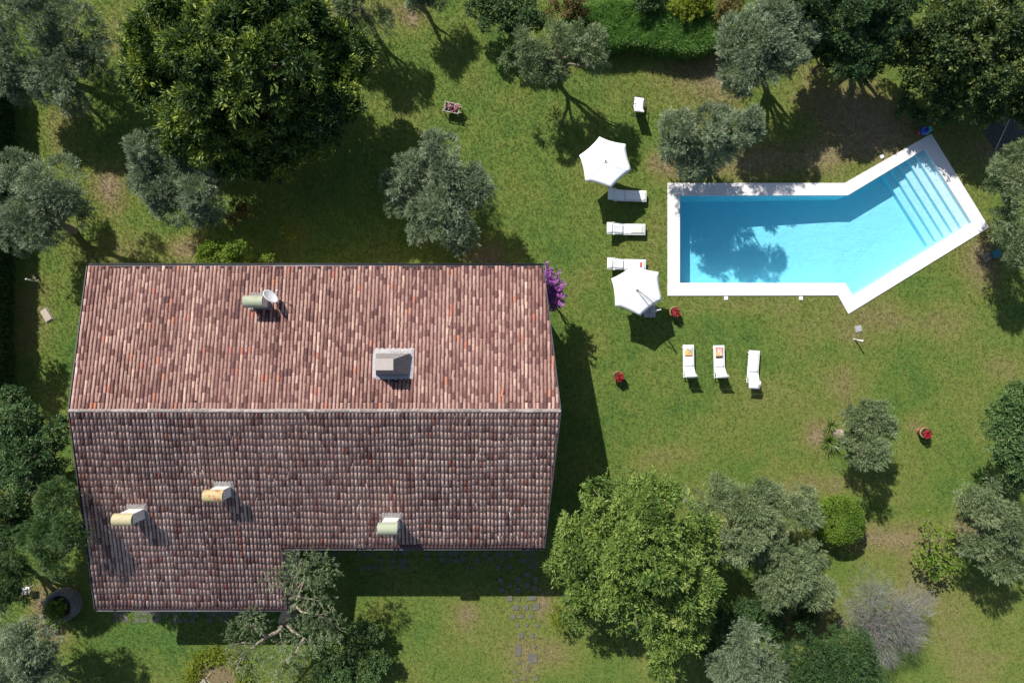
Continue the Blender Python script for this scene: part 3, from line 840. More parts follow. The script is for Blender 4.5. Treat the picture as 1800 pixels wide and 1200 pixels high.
# ridge: mortar bed and half-round ridge tiles, one object each
mb = MB()
k = 0; x = XW + .02
vs = []; fs = []; nst = 130
for i in range(nst + 1):
    xx = XW + .02 + (XE_R - XW - .08) * i / nst
    w = .115 + rt.uniform(-.02, .02)
    for dy, dz in ((-w, .045), (-.06, .085), (.06, .085), (w, .045)):
        vs.append(hl(xx, YR + dy, ZR - SL * abs(dy) + dz + rt.uniform(-.008, .008)))
for i in range(nst):
    for c in range(3): fs.append((4 * i + c, 4 * i + c + 1, 4 * i + 5 + c, 4 * i + 4 + c)[::-1])
mb.add(vs, fs, smooth=False)
mb.build('ridge_mortar', MAT['mortar'], roof)
RM = []
for i in range(5):
    seg = 6; vs = []; fs = []
    Lr = .46
    for (xx, r) in ((0, .084), (Lr, .073)):
        for q in range(seg + 1):
            t = math.pi * q / seg
            vs.append((xx, -r * math.cos(t), r * .85 * math.sin(t)))
    for q in range(seg): fs.append((q, q + 1, seg + 2 + q, seg + 1 + q)[::-1])
    m2 = MB(); m2.add(vs, fs, smooth=True)
    shade = (.85, 1.0, 1.15, .7, 1.3)[i]
    RM.append(m2.mesh('ridge_tile', simple('ridge_clay_%s' % 'abcde'[i], tuple(c * shade for c in (.26, .215, .195)), .85, .4, 5.0, bump=.4, dirt=(.44, .39, .35), dscale=6)))
x = XW + .02
while x < XE_R - .35:
    o = bpy.data.objects.new('ridge_tile', RM[rt.randrange(5)]); COL.objects.link(o); o.parent = roof
    o.location = hl(x, YR + rt.uniform(-.01, .01), ZR + .05 + rt.uniform(-.006, .006))
    o.rotation_euler = (0, R(1.5), rt.uniform(-.02, .02))
    x += .405
# gutters along the eaves and metal strips along the verges
def gutter(a, b, out):
    """open half-round trough from a to b, outward direction out"""
    a = Vector(a); b = Vector(b); out = Vector(out)
    prof = []
    for k in range(9):
        t = math.pi * (k / 8)
        prof.append((-math.cos(t) * .07, -math.sin(t) * .075))
    prof += [(.078, .006), (.066, .010)]
    vs = []; fs = []
    for p in (a, b):
        for d, z in prof: vs.append(p + out * (d + .05) + Vector((0, 0, z - .045)))
    k = len(prof)
    for i in range(k - 1): fs.append((i, i + 1, k + i + 1, k + i))
    m2 = MB(); m2.add(vs, fs, smooth=True)
    o = m2.build('gutter', MAT['gutter'], house)
    s_ = o.modifiers.new('solid', 'SOLIDIFY'); s_.thickness = .006
    return o
gutter(hl(XW, YN, ZE), hl(XE_N, YN, ZE), (0, 1, 0))
gutter(hl(XWING, YS, ZE), hl(XE_S, YS, ZE), (0, -1, 0))
gutter(hl(XW, YW, ZW), hl(XWING, YW, ZW), (0, -1, 0))
def verge(a, b):
    a = Vector(a); b = Vector(b); d = (b - a).normalized(); s = d.cross(Vector((0, 0, 1))).normalized()
    m2 = MB(); vs = []
    for p in (a, b):
        for o_, z in ((-.022, -.10), (-.022, .055), (.022, .055), (.022, -.10)):
            vs.append(p + s * o_ + Vector((0, 0, z)))
    m2.add(vs, [(0, 1, 5, 4), (1, 2, 6, 5), (2, 3, 7, 6), (3, 0, 4, 7), (3, 2, 1, 0), (4, 5, 6, 7)])
    return m2.build('verge_strip', MAT['verge'], house)
verge(hl(XW - .03, YN, ZE), hl(XW - .03, YR, ZR)); verge(hl(XW - .03, YR, ZR), hl(XW - .03, YW, ZW))
verge(hl(XE_N, YN, ZE), hl(XE_R, YR, ZR)); verge(hl(XE_R, YR, ZR), hl(XE_S, YS, ZE))
verge(hl(XWING + .02, YS - .1, roof_z(YS - .1)), hl(XWING + .02, YW, ZW))
# chimneys
def flashing(x0, x1, y0, y1, parent, mat):
    """mortar skirt with a ragged edge, following the slope"""
    m2 = MB(); k = 14; ring_ = []
    xm, ym = (x0 + x1) / 2, (y0 + y1) / 2
    pts = []
    for i in range(k): pts.append((x0 + (x1 - x0) * i / k, y1 + (.05 if i % 2 else -.02)))
    for i in range(5): pts.append((x1 + rt.uniform(-.02, .03), y1 + (y0 - y1) * i / 5))
    for i in range(k): pts.append((x1 + (x0 - x1) * i / k, y0 + (.03 if i % 2 else -.02)))
    for i in range(5): pts.append((x0 + rt.uniform(-.03, .02), y0 + (y1 - y0) * i / 5))
    vs = []; fs = []
    n_ = len(pts)
    for q in pts: vs.append(hl(q[0], q[1], roof_z(q[1]) + .06))
    for q in pts: vs.append(hl(xm + (q[0] - xm) * .80, ym + (q[1] - ym) * .80, roof_z(ym + (q[1] - ym) * .8) + .115 + rt.uniform(-.01, .01)))
    for i in range(n_):
        j = (i + 1) % n_
        fs.append((i, n_ + i, n_ + j, j))
    fs.append(tuple(range(2 * n_ - 1, n_ - 1, -1)))
    m2.add(vs, fs)
    o = m2.build('flashing', mat, parent)
    return o
for (q, h, cap, sx, sy, lab), fl_ in zip(chim, flash):
    zr_ = roof_z(q.y)
    m2 = MB()
    m2.box(hl(q.x, q.y, zr_ + (h - .34) / 2 - .2), (sx, sy, h - .34 + .4), taper=.94)
    m2.box(hl(q.x, q.y, zr_ + h - .30), (sx + .05, sy + .02, .05))
    c_ = m2.build('chimney', MAT['white_plaster'], house, .012)
    c_['label'] = lab
    # barrel cap: bent sheet, open at both ends
    m2 = MB(); vs = []; fs = []; seg = 14; Lc = .92; rr = .285
    for xx in (-Lc / 2, Lc / 2):
        for r_ in (rr, rr - .045):
            for k in range(seg + 1):
                t = math.pi * (k / seg) * 1.16 - .08 * math.pi
                vs.append(hl(q.x + xx, q.y - r_ * math.cos(t), zr_ + h - rr + .02 + r_ * math.sin(t)))
    W_ = seg + 1
    for k in range(seg):
        fs.append((k, k + 1, 2 * W_ + k + 1, 2 * W_ + k)); fs.append((W_ + k + 1, W_ + k, 3 * W_ + k, 3 * W_ + k + 1))
        fs.append((k + 1, k, W_ + k, W_ + k + 1)); fs.append((2 * W_ + k, 2 * W_ + k + 1, 3 * W_ + k + 1, 3 * W_ + k))
    fs.append((0, 2 * W_, 3 * W_, W_)); fs.append((seg, W_ + seg, 3 * W_ + seg, 2 * W_ + seg))
    m2.add(vs, fs, smooth=False)
    m2.build('chimney_cap', MAT[cap], c_)
    m2 = MB(); m2.box(hl(q.x, q.y, zr_ + h - .24), (sx - .16, sy - .14, .10)); m2.build('flue', MAT['soot'], c_)
    flashing(*fl_, c_, MAT['cement'])
# the broad chimney near the ridge
zb = roof_z(big[1])
m2 = MB()
sx0, sx1, sy0, sy1 = -.78, .78, -.52, .50
tx0, tx1, ty0, ty1 = qb.x - big[0] - .40, qb.x - big[0] + .40, qb.y - big[1] - .24, qb.y - big[1] + .24
vs = [hl(big[0] + a, big[1] + b, zb + z) for a, b, z in ((sx0, sy0, -.25), (sx1, sy0, -.25), (sx1, sy1, -.25), (sx0, sy1, -.25), (sx0, sy0, .22), (sx1, sy0, .22), (sx1, sy1, .22), (sx0, sy1, .22),
                                                        (tx0, ty0, 1.27), (tx1, ty0, 1.27), (tx1, ty1, 1.27), (tx0, ty1, 1.27))]
fs = [(0, 1, 5, 4), (1, 2, 6, 5), (2, 3, 7, 6), (3, 0, 4, 7), (4, 5, 9, 8), (5, 6, 10, 9), (6, 7, 11, 10), (7, 4, 8, 11), (8, 9, 10, 11)]
m2.add(vs, fs)
c_ = m2.build('chimney', MAT['cement'], house, .015); c_['label'] = 'broad tapering cement chimney with a flat slab on top'
m2 = MB(); m2.box(hl(qb.x, qb.y, zb + 1.36), (.84, .52, .07)); m2.build('chimney_cap', MAT['slab'], c_, .012)
m2 = MB()
for a in (-.3, .3):
    for b in (-.16, .16): m2.box(hl(qb.x + a, qb.y + b, zb + 1.30), (.1, .1, .07))
m2.build('cap_pillars', MAT['cement'], c_)
flashing(*flash[4], c_, MAT['palecement'])

# satellite dish beside the pale green chimney
qd = top_to_world(473.5, 522.5, .85)
sat = empty('satellite_dish', (qd.x, qd.y, roof_z(qd.y)), 'white satellite dish on a short pole beside the pale green chimney cap', 'satellite dish')
axis = Vector((.70, .62, .36)).normalized()
Md = axis.to_track_quat('Z', 'Y').to_matrix().to_4x4()
m2 = MB(); vs = []; fs = []; rn = 6; sn = 28
for i in range(rn + 1):
    r_ = .40 * i / rn
    for k in range(sn):
        t = 2 * math.pi * k / sn
        vs.append(Md @ Vector((r_ * math.cos(t), r_ * math.sin(t) * 1.06, .075 * (i / rn) ** 2)) + Vector((0, 0, .80)))
for i in range(rn):
    for k in range(sn):
        k2 = (k + 1) % sn
        fs.append((i * sn + k, i * sn + k2, (i + 1) * sn + k2, (i + 1) * sn + k))
m2.add(vs, fs, smooth=True)
o = m2.build('reflector', MAT['dish'], sat); s_ = o.modifiers.new('s', 'SOLIDIFY'); s_.thickness = .018
m2 = MB(); m2.tube([(-.05, -.05, -.1), (-.05, -.05, .72), (-.0, -.0, .79)], .025, 8); m2.build('pole', MAT['steel'], sat)
m2 = MB(); tip = Md @ Vector((0, -.10, .52)) + Vector((0, 0, .80))
m2.tube([Md @ Vector((0, -.42, .07)) + Vector((0, 0, .8)), tip], .013, 6)
m2.tube([tip, tip - axis * .10], .035, 8); m2.build('feed_arm', MAT['dish'], sat)

# ------------------------------------------------------------------ plants
def unit(a):
    return a / np.maximum(np.linalg.norm(a, axis=-1, keepdims=True), 1e-9)

def leaves_from(points, dirs, per, twig, L, W, rg, up, tri, tone_s, spread=.9, droop=0.0):
    """leaves set along twigs: arrays of twig roots and directions -> verts, loops, sizes, tones"""
    n_ = len(points)
    s = rg.random((n_, per)) ** .8
    a = dirs[:, None, :] + rg.normal(0, spread, (n_, per, 3)) * np.array([1, 1, .7])
    a[..., 2] += up * .15 - droop
    a = unit(a)
    base = points[:, None, :] + dirs[:, None, :] * (s * twig)[..., None] + rg.normal(0, L * .25, (n_, per, 3))
    nr = unit(dirs[:, None, :] * .6 + rg.normal(0, .42, (n_, per, 3)) + np.array([0, 0, up]))
    w = np.cross(a, nr)
    w = unit(w + 1e-6)
    ln = L * rg.uniform(.65, 1.25, (n_, per))[..., None]
    wd = W * rg.uniform(.75, 1.2, (n_, per))[..., None]
    base = base.reshape(-1, 3); a = (a * ln).reshape(-1, 3); w = (w * wd).reshape(-1, 3)
    tone = np.clip(tone_s[:, None] + rg.normal(0, .12, (n_, per)), 0, 1).ravel()
    m_ = len(base)
    if tri:
        v = np.stack([base - w * .5, base + w * .5, base + a], 1).reshape(-1, 3)
        return v, np.arange(3 * m_), np.full(m_, 3), tone
    sag = np.zeros_like(a); sag[:, 2] = -np.linalg.norm(a, axis=1) * .10
    v = np.stack([base, base + a * .5 + w * .5, base + a + sag, base + a * .5 - w * .5], 1).reshape(-1, 3)
    return v, np.arange(4 * m_), np.full(m_, 4), tone

def crown_sprays(cl, ns, rg, low=-.45, shell=.35, lump=.22, sub=0, gap=-1.5):
    """twig roots: every clump is broken into leafy boughs, and the twigs sit on the outside of the boughs"""
    c = np.array([q[:3] for q in cl]); r = np.array([q[3:6] for q in cl])
    if sub:
        cc, rr, oo, ow = [], [], [], []
        for k in range(len(cl)):
            m_ = max(5, int(sub * (r[k, 0] ** 1.3) + 4))
            d = unit(rg.normal(0, 1, (m_ * 3, 3)) + np.array([0, 0, .45]))
            d = d[d[:, 2] > -.35]
            pick = []                      # keep the boughs apart
            for q in d:
                if all((q * o).sum() < .74 for o in pick): pick.append(q)
                if len(pick) == m_: break
            for q in pick:
                rs = rg.uniform(.27, .50) * r[k] * np.array([1, 1, .8])
                cc.append(c[k] + q * (r[k] - rs * .8) * rg.uniform(.72, 1.28)); rr.append(rs); oo.append(q); ow.append(k)
            cc.append(c[k] - np.array([0, 0, .1 * r[k, 2]])); rr.append(r[k] * .50); oo.append(np.array([0, 0, .5])); ow.append(k)
        cc = np.array(cc); rr = np.array(rr); oo = np.array(oo); ow = np.array(ow)
    else:
        cc, rr, oo, ow = c, r, np.zeros_like(c), np.arange(len(c))
    wgt = (rr[:, 0] * rr[:, 1]); wgt = wgt / wgt.sum()
    ns2 = int(ns * 1.6)
    idx = rg.choice(len(cc), ns2, p=wgt)
    d = unit(rg.normal(0, 1, (ns2, 3)) + oo[idx] * .55)
    d[:, 2] = np.where(d[:, 2] < low, -d[:, 2], d[:, 2])
    ph = rg.uniform(0, 6.28, (len(cc), 4)); fq = rg.normal(0, 3.2, (len(cc), 4, 3))
    lum = np.zeros(ns2)
    for k in range(4):
        lum += np.sin((d * fq[idx, k]).sum(1) + ph[idx, k])
    f = (1 - shell * rg.random(ns2) ** 1.6) * (1 + lump * lum / 2.0)
    p = cc[idx] + d * rr[idx] * f[:, None]
    keep = np.ones(ns2, bool)
    for k in range(len(cl)):
        qn = np.linalg.norm((p - c[k]) / r[k], axis=1)
        keep &= ~((qn < .5) & (ow[idx] != k))
    keep &= p[:, 2] > .05
    if sub:                                # thin places where one looks into the crown
        gp = rg.uniform(0, 6.28, 6); gf = rg.normal(0, 2.1 / max(.6, r[:, 0].mean()), (6, 3))
        g = np.zeros(ns2)
        for k in range(6): g += np.sin(p @ gf[k] + gp[k])
        keep &= (g > gap) | (rg.random(ns2) < .16)
    p = p[keep][:ns]; d = d[keep][:ns]; lum = lum[keep][:ns]; idx = idx[keep][:ns]
    return p, d, lum, idx

def crown_mesh(name, cl, ns, per, twig, L, W, mat, seed, up=.7, tri=True, low=-.45, shell=.35, lump=.22, spread=.9, out=.9, droop=0, tone0=.42, sub=0, gap=-1.5):
    rg = np.random.default_rng(seed)
    p, d, lum, idx = crown_sprays(cl, ns, rg, low, shell, lump, sub, gap)
    ct = rg.normal(0, .10, idx.max() + 1)
    dirs = unit(d * out + rg.normal(0, .40, d.shape) + np.array([0, 0, .25 - droop]))
    tone = np.clip(tone0 + rg.normal(0, .12, len(p)) + ct[idx] + .11 * lum, 0, 1)
    v, l, s, t = leaves_from(p, dirs, per, twig, L, W, rg, up, tri, tone, spread, droop)
    return np_mesh(name, v, l, s, mat, {'tone': t})

def branch_mb(base, cl, rg, r0, fork=.35, sub=5, wob=.25, tipf=.75):
    """trunk, limbs to every clump, and boughs within the clumps"""
    mb = MB()
    base = Vector(base)
    c = [Vector(q[:3]) for q in cl]
    cm = sum(c, Vector()) / len(c)
    fz = cm.z * fork
    fk = Vector((base.x * .7 + cm.x * .3, base.y * .7 + cm.y * .3, fz))
    mid = (base + fk) / 2 + Vector((rg.uniform(-.1, .1), rg.uniform(-.1, .1), 0))
    mb.tube([base + Vector((0, 0, -.1)), base + Vector((0, 0, .06)), mid, fk], [r0 * 1.6, r0 * 1.2, r0 * .95, r0 * .85], 9)
    for q in cl:
        e = Vector(q[:3]) - Vector((0, 0, q[5] * .25))
        dl = (e - fk)
        pts = [fk - Vector((0, 0, .05))]; rad = [r0 * .62]
        for k in (1, 2, 3):
            t = k / 3
            w = Vector((rg.uniform(-1, 1), rg.uniform(-1, 1), rg.uniform(-.3, .6))) * wob * dl.length * .25 * (1 if k < 3 else 0)
            pts.append(fk + dl * t + w); rad.append(r0 * (.62 - .42 * t))
        mb.tube(pts, rad, 7)
        for s in range(sub):
            th = rg.uniform(0, 6.28); el = rg.uniform(-.1, 1.1)
            d = Vector((math.cos(th) * math.cos(el), math.sin(th) * math.cos(el), math.sin(el)))
            t0 = rg.uniform(.45, 1.0)
            s0 = pts[1].lerp(pts[3], max(0, (t0 - .33) / .67))
            en = Vector((q[0] + d.x * q[3] * tipf, q[1] + d.y * q[4] * tipf, q[2] + d.z * q[5] * tipf))
            mm = (s0 + en) / 2 + Vector((rg.uniform(-.12, .12), rg.uniform(-.12, .12), rg.uniform(0, .15)))
            mb.tube([s0, mm, en], [r0 * .18, r0 * .11, r0 * .03], 5)
    return mb

KIND = {   # leaves per twig, twig length, leaf length, width, material, bark, triangles, twigs per area, boughs
    'olive': dict(per=16, twig=.30, L=.12, W=.028, mat='olive', bark='bark', tri=True, dens=165, spread=.42, up=.5, lump=.22, sub=9),
    'olive2': dict(per=16, twig=.30, L=.12, W=.028, mat='olive2', bark='bark', tri=True, dens=165, spread=.42, up=.5, lump=.22, sub=9),
    'laurel': dict(per=9, twig=.20, L=.27, W=.080, mat='laurel', bark='barkdark', tri=False, dens=66, spread=.65, up=.35, lump=.25, sub=8),
    'magnolia': dict(per=9, twig=.22, L=.19, W=.085, mat='magnolia', bark='barkdark', tri=False, dens=70, spread=.95, up=.4, lump=.28, sub=8),
    'walnut': dict(per=11, twig=.26, L=.20, W=.062, mat='walnut', bark='bark', tri=False, dens=70, spread=.8, up=.6, lump=.22, sub=8),
    'dense': dict(per=11, twig=.18, L=.13, W=.055, mat='dense', bark='barkdark', tri=False, dens=90, spread=.9, up=.5, lump=.25, sub=9),
    'bright': dict(per=10, twig=.16, L=.11, W=.055, mat='bright', bark='barkdark', tri=False, dens=110, spread=.9, up=.6, lump=.25, sub=8),
    'conifer': dict(per=14, twig=.22, L=.11, W=.036, mat='dense', bark='barkdark', tri=True, dens=140, spread=.6, up=.4, lump=.25, sub=10),
    'brown': dict(per=10, twig=.16, L=.11, W=.045, mat='brown', bark='barkdark', tri=False, dens=85, spread=.9, up=.5, lump=.3, sub=7),
    'yellow': dict(per=10, twig=.14, L=.09, W=.05, mat='yellow', bark='barkdark', tri=False, dens=120, spread=.9, up=.7, lump=.2, sub=7),
}
SEED = [100]
def plant(name, label, cat, kind, clumps, base=None, r0=.14, group=None, dmul=1.0, sub=5, fork=.35, mat=None, shell=.35, tone0=.42, low=-.45, wob=.25):
    """clumps: (px, py, radius px, centre height, flatness)"""
    K = KIND[kind]
    cl = []
    zr = random.Random(SEED[0] * 7 + 1)
    for px, py, rp, z, fl in clumps:
        if r0 >= .1: zj = .75 if kind in ('walnut', 'laurel') else .35; z += zr.uniform(-zj, zj); rp *= .95
        q = P(px, py, z); r = rp / PPM * (CAM_H - z) / CAM_H
        r = max(r * .55, r - K['twig'] * .6 - K['L'] * .3)
        cl.append((q.x, q.y, z, r, r, r * fl * 1.1))
    if base is None:
        cx = sum(q[0] for q in cl) / len(cl); cy = sum(q[1] for q in cl) / len(cl)
        b = Vector((cx, cy, 0))
    else: b = P(base[0], base[1], 0)
    SEED[0] += 1
    root = empty(name, b, label, cat, group)
    cl2 = [(q[0] - b.x, q[1] - b.y) + tuple(q[2:]) for q in cl]
    area = sum((q[3] + .15) ** 2 * 3.9 for q in cl2)
    ns = int(area * K['dens'] * dmul)
    me = crown_mesh('crown', cl2, ns, K['per'], K['twig'], K['L'], K['W'], MAT[mat or K['mat']], SEED[0], K['up'], K['tri'], low, shell, K['lump'], K['spread'], tone0=tone0, sub=K['sub'] if r0 >= .1 else 3, gap=-.75 if kind in ('walnut', 'laurel') else -1.4)
    link_mesh('crown', me, root)
    mb = branch_mb((0, 0, 0), cl2, random.Random(SEED[0]), r0, fork, sub, wob)
    mb.build('trunk' if r0 >= .07 else 'stem', MAT[K['bark']], root)
    return root
OG = 'olive trees in the garden'
plant('olive_tree', 'big spreading olive in the upper left corner beside the hedge', 'tree', 'olive', [(60, 35, 75, 3.43, .7), (25, 105, 60, 3.28, .7), (140, 55, 55, 3.43, .7), (110, 140, 62, 3.12, .7), (50, 150, 42, 2.65, .7), (165, 105, 40, 2.81, .7)], (95, 110), .22, OG)
plant('olive_tree', 'olive below the corner tree, its long shadow pointing to the roof corner', 'tree', 'olive', [(25, 310, 50, 3.6, .75), (95, 330, 58, 4.0, .75), (70, 390, 58, 3.7, .7), (130, 365, 38, 3.3, .7), (15, 385, 42, 3.4, .7), (30, 415, 32, 3.0, .7)], (130, 405), .2, OG)
plant('olive_tree', 'two lobed olive under the lower left edge of the biggest tree', 'tree', 'olive', [(262, 268, 44, 3.9, .8), (290, 325, 52, 3.6, .75), (352, 340, 48, 3.6, .75), (255, 305, 38, 3.2, .7), (365, 375, 34, 3.2, .7), (325, 285, 40, 3.3, .75), (310, 365, 40, 3.0, .7), (385, 320, 30, 2.8, .7)], (325, 330), .18, OG)
plant('olive_tree', 'round olive standing alone on the lawn north of the roof, above its middle', 'tree', 'olive', [(765, 275, 52, 3.42, .75), (712, 315, 46, 3.33, .75), (825, 330, 52, 3.42, .75), (775, 375, 55, 3.51, .75), (712, 355, 36, 2.88, .7), (848, 350, 30, 2.88, .7), (740, 410, 28, 2.88, .7), (805, 405, 42, 3.15, .7), (790, 310, 40, 3.51, .7)], (795, 375), .2, OG)
plant('olive_tree', 'thin dull olive at the top edge right of the biggest tree', 'tree', 'olive2', [(620, 15, 40, 3.15, .7), (660, 40, 35, 2.78, .7), (585, -10, 45, 3.15, .7), (640, -20, 40, 3.45, .7)], (640, 25), .16, OG, .75)
plant('olive_tree', 'small olive cut off by the top edge with its shadow on the lawn', 'tree', 'olive', [(738, 2, 26, 2.16, .8), (760, -18, 34, 2.45, .8), (728, -24, 34, 2.59, .8)], (742, 14), .13, OG)
plant('olive_tree', 'sparse olive left of the tall grass, casting the big lacy shadow', 'tree', 'olive2', [(925, 95, 46, 3.3, .7), (965, 125, 34, 3.0, .7), (1030, 80, 44, 3.7, .7), (1045, 110, 28, 3.2, .7), (985, 70, 32, 3.6, .7)], (975, 135), .15, OG, .85, 7)
plant('olive_tree', 'tall olive between the tall grass and the dark wood', 'tree', 'olive', [(1285, 70, 45, 4.26, .75), (1345, 60, 58, 4.93, .75), (1375, 105, 48, 4.48, .75), (1405, 70, 36, 4.2, .7), (1320, 130, 50, 4.03, .75), (1290, 160, 30, 3.36, .7), (1365, 25, 48, 4.48, .7)], (1335, 110), .19, OG)
plant('olive_tree', 'silvery wide olive just above the pool corner', 'tree', 'olive', [(1198, 240, 46, 4.0, .7), (1258, 228, 46, 4.8, .75), (1308, 222, 40, 5.1, .7), (1222, 278, 38, 3.0, .7), (1172, 252, 24, 2.8, .7), (1270, 255, 34, 3.6, .7), (1215, 288, 34, 1.7, .9), (1185, 268, 28, 1.8, .9), (1262, 275, 30, 1.8, .9), (1240, 292, 28, 1.4, .9)], (1238, 258), .13, OG, .85, 4)
plant('olive_tree', 'olive at the right edge past the pool steps', 'tree', 'olive2', [(1765, 320, 42, 3.2, .75), (1795, 360, 50, 3.6, .75), (1765, 410, 42, 3.4, .7), (1800, 290, 45, 3.5, .7), (1790, 440, 36, 3.2, .7)], (1768, 395), .18, OG)
plant('olive_tree', 'loose grey olive at the right edge between fig and bright green tree', 'tree', 'olive2', [(1730, 880, 45, 3.4, .75), (1775, 920, 55, 3.8, .75), (1720, 950, 40, 3.2, .7), (1760, 990, 40, 3.4, .7), (1700, 910, 25, 2.6, .7)], (1720, 935), .18, OG, .85, 8)
plant('olive_tree', 'leaning olive with a strap leaved clump at its foot', 'tree', 'olive2', [(1512, 735, 40, 3.2, .75), (1548, 760, 34, 3.4, .7), (1525, 795, 36, 3.5, .7), (1550, 725, 28, 3.1, .7), (1495, 775, 26, 2.5, .7)], (1478, 772), .2, OG, .9, 6)
plant('olive_tree', 'largest grey olive, right beside the broad fresh green tree', 'tree', 'olive2', [(1250, 870, 48, 3.4, .75), (1320, 880, 56, 3.8, .75), (1400, 895, 42, 3.4, .75), (1290, 930, 58, 3.8, .75), (1345, 950, 40, 3.4, .7)], (1330, 920), .2, OG)
plant('olive_tree', 'olive between the clipped ball and the dead grey tree', 'tree', 'olive2', [(1385, 1005, 55, 3.5, .75), (1430, 1035, 40, 3.2, .7), (1360, 1040, 34, 3.2, .7), (1420, 980, 34, 3.2, .7)], (1400, 1030), .17, OG)
plant('olive_tree', 'dusty olive on the bottom edge right of the fresh green tree', 'tree', 'olive', [(1310, 1130, 46, 3.0, .75), (1290, 1180, 50, 3.2, .7), (1350, 1165, 40, 2.8, .7)], (1320, 1160), .16, OG, tone0=.34)
plant('olive_tree', 'grey olive in the bottom left corner', 'tree', 'olive', [(55, 1130, 50, 3.6, .75), (25, 1180, 55, 3.6, .75), (85, 1180, 42, 3.2, .7), (30, 1110, 36, 3.2, .7)], (70, 1165), .2, OG)
# broadleaved trees
plant('laurel_tree', 'biggest tree, dark with yellow green leaf tips, above the roof', 'tree', 'laurel',
      [(330, 40, 95, 4.6, .8), (290, 115, 84, 4.2, .75), (430, 30, 98, 5.8, .85), (405, 125, 98, 6.4, .85), (520, 70, 92, 5.4, .8), (565, 130, 78, 4.6, .75), (480, 190, 90, 5.2, .75),
       (370, 215, 82, 4.6, .75), (305, 195, 58, 3.4, .7), (572, 200, 60, 4.2, .75), (505, 255, 58, 3.2, .7), (430, 268, 55, 3.0, .7), (480, 110, 80, 6.4, .8), (250, 140, 40, 3.4, .7), (598, 92, 54, 4.4, .75)], (455, 190), .34, None, 1.15, 5, tone0=.46)
plant('fresh_green_tree', 'broad fresh green tree by the right corner of the house', 'tree', 'walnut',
      [(1080, 870, 62, 4.93, .75), (1150, 900, 72, 5.63, .75), (1040, 950, 72, 5.10, .75), (1130, 980, 82, 6.16, .8), (1215, 960, 60, 5.10, .75), (1000, 990, 48, 4.22, .7), (1200, 1030, 66, 5.46, .75),
       (1115, 1060, 70, 5.28, .75), (1040, 1040, 45, 3.87, .7), (1170, 1110, 62, 4.75, .7), (1215, 1090, 46, 4.40, .7), (1180, 1165, 42, 3.87, .7), (1010, 1080, 34, 2.82, .7)], (1110, 990), .3)
plant('magnolia_tree', 'glossy dark tree towering over the pool steps in the upper right corner', 'tree', 'magnolia',
      [(1680, 60, 80, 3.87, .8), (1760, 50, 70, 3.66, .8), (1700, 130, 78, 2.77, .75), (1770, 130, 68, 2.61, .75), (1640, 148, 50, 2.14, .7), (1656, 184, 30, 1.74, .7), (1720, 185, 50, 1.98, .7), (1600, 90, 50, 2.82, .7), (1790, 190, 40, 1.82, .7)], (1700, 130), .3, tone0=.60)
plant('dark_tree', 'dark dense tree on the top edge left of the glossy corner tree', 'tree', 'dense', [(1480, 20, 75, 4.34, .75), (1540, 60, 55, 3.72, .7), (1430, 40, 48, 3.47, .7), (1490, 85, 52, 3.35, .7), (1560, 0, 60, 4.34, .8), (1420, -20, 60, 4.09, .8)], (1490, 50), .28, tone0=.2)
plant('fresh_green_tree', 'bright green tree on the right edge below the lawn', 'tree', 'walnut', [(1775, 720, 40, 4.6, .75), (1760, 770, 44, 4.6, .75), (1795, 790, 50, 5.0, .75), (1800, 700, 35, 4.6, .7), (1780, 825, 36, 4.0, .7)], (1790, 770), .2, mat='dense', tone0=.72)
plant('bay_tree', 'dark glossy bushy tree at the left edge beside the roof ridge', 'tree', 'dense', [(30, 745, 55, 4.8, .75), (85, 770, 42, 4.6, .7), (40, 810, 58, 5.0, .75), (90, 830, 42, 4.2, .7), (20, 870, 50, 4.4, .7), (15, 700, 30, 4, .7), (55, 905, 40, 3.4, .7), (10, 930, 40, 3.4, .7)], (70, 800), .22)
plant('willowy_tree', 'feathery dull green tree left of the cream capped chimney', 'tree', 'olive2', [(105, 880, 42, 6.07, .75), (125, 935, 40, 5.81, .75), (85, 940, 42, 5.54, .7), (100, 985, 34, 4.75, .7)], (212, 885), .16, mat='dense', tone0=.55)
plant('willowy_tree', 'feathery green tree on the left edge above the stone ring planter', 'tree', 'olive2', [(15, 960, 45, 4.2, .75), (35, 1000, 40, 3.8, .7), (0, 1020, 38, 3.6, .7), (35, 1045, 24, 2.8, .7), (2, 1045, 30, 2.5, .7), (-25, 1000, 42, 3.2, .7), (-20, 960, 40, 3.6, .7)], (35, 990), .15, mat='dense', tone0=.48)
plant('juniper', 'dark green bushy tree at the bottom edge under the dead grey tree', 'tree', 'conifer', [(1430, 1150, 55, 3.4, .75), (1490, 1150, 48, 3.4, .75), (1460, 1195, 58, 3.6, .7), (1530, 1185, 38, 2.8, .7), (1395, 1190, 36, 2.8, .7)], (1465, 1170), .18, tone0=.26)
plant('laurel_shrub', 'dark green shrub at the top edge left of the tall grass', 'shrub', 'dense', [(880, 15, 44, 2.2, .8), (930, 30, 36, 2.0, .8), (850, 0, 36, 2.0, .8), (905, 45, 24, 1.5, .8)], (895, 25), .08, tone0=.5)
plant('heath_shrub', 'dull brownish shrub at the top edge between dark shrub and tall grass', 'shrub', 'brown', [(1005, 12, 30, 1.7, .8), (975, 18, 26, 1.5, .8), (1020, 30, 20, 1.2, .8)], None, .06)
plant('golden_shrub', 'golden green rounded shrub at the top edge behind the tall grass', 'shrub', 'yellow', [(1205, 10, 26, 1.7, .7), (1230, 6, 24, 1.7, .7), (1185, 14, 16, 1.3, .7)], None, .06)
plant('bronze_shrub', 'bronze tinged shrub right of the golden one at the top edge', 'shrub', 'brown', [(1268, 14, 26, 1.6, .7), (1290, 4, 22, 1.6, .7)], None, .06, tone0=.5)
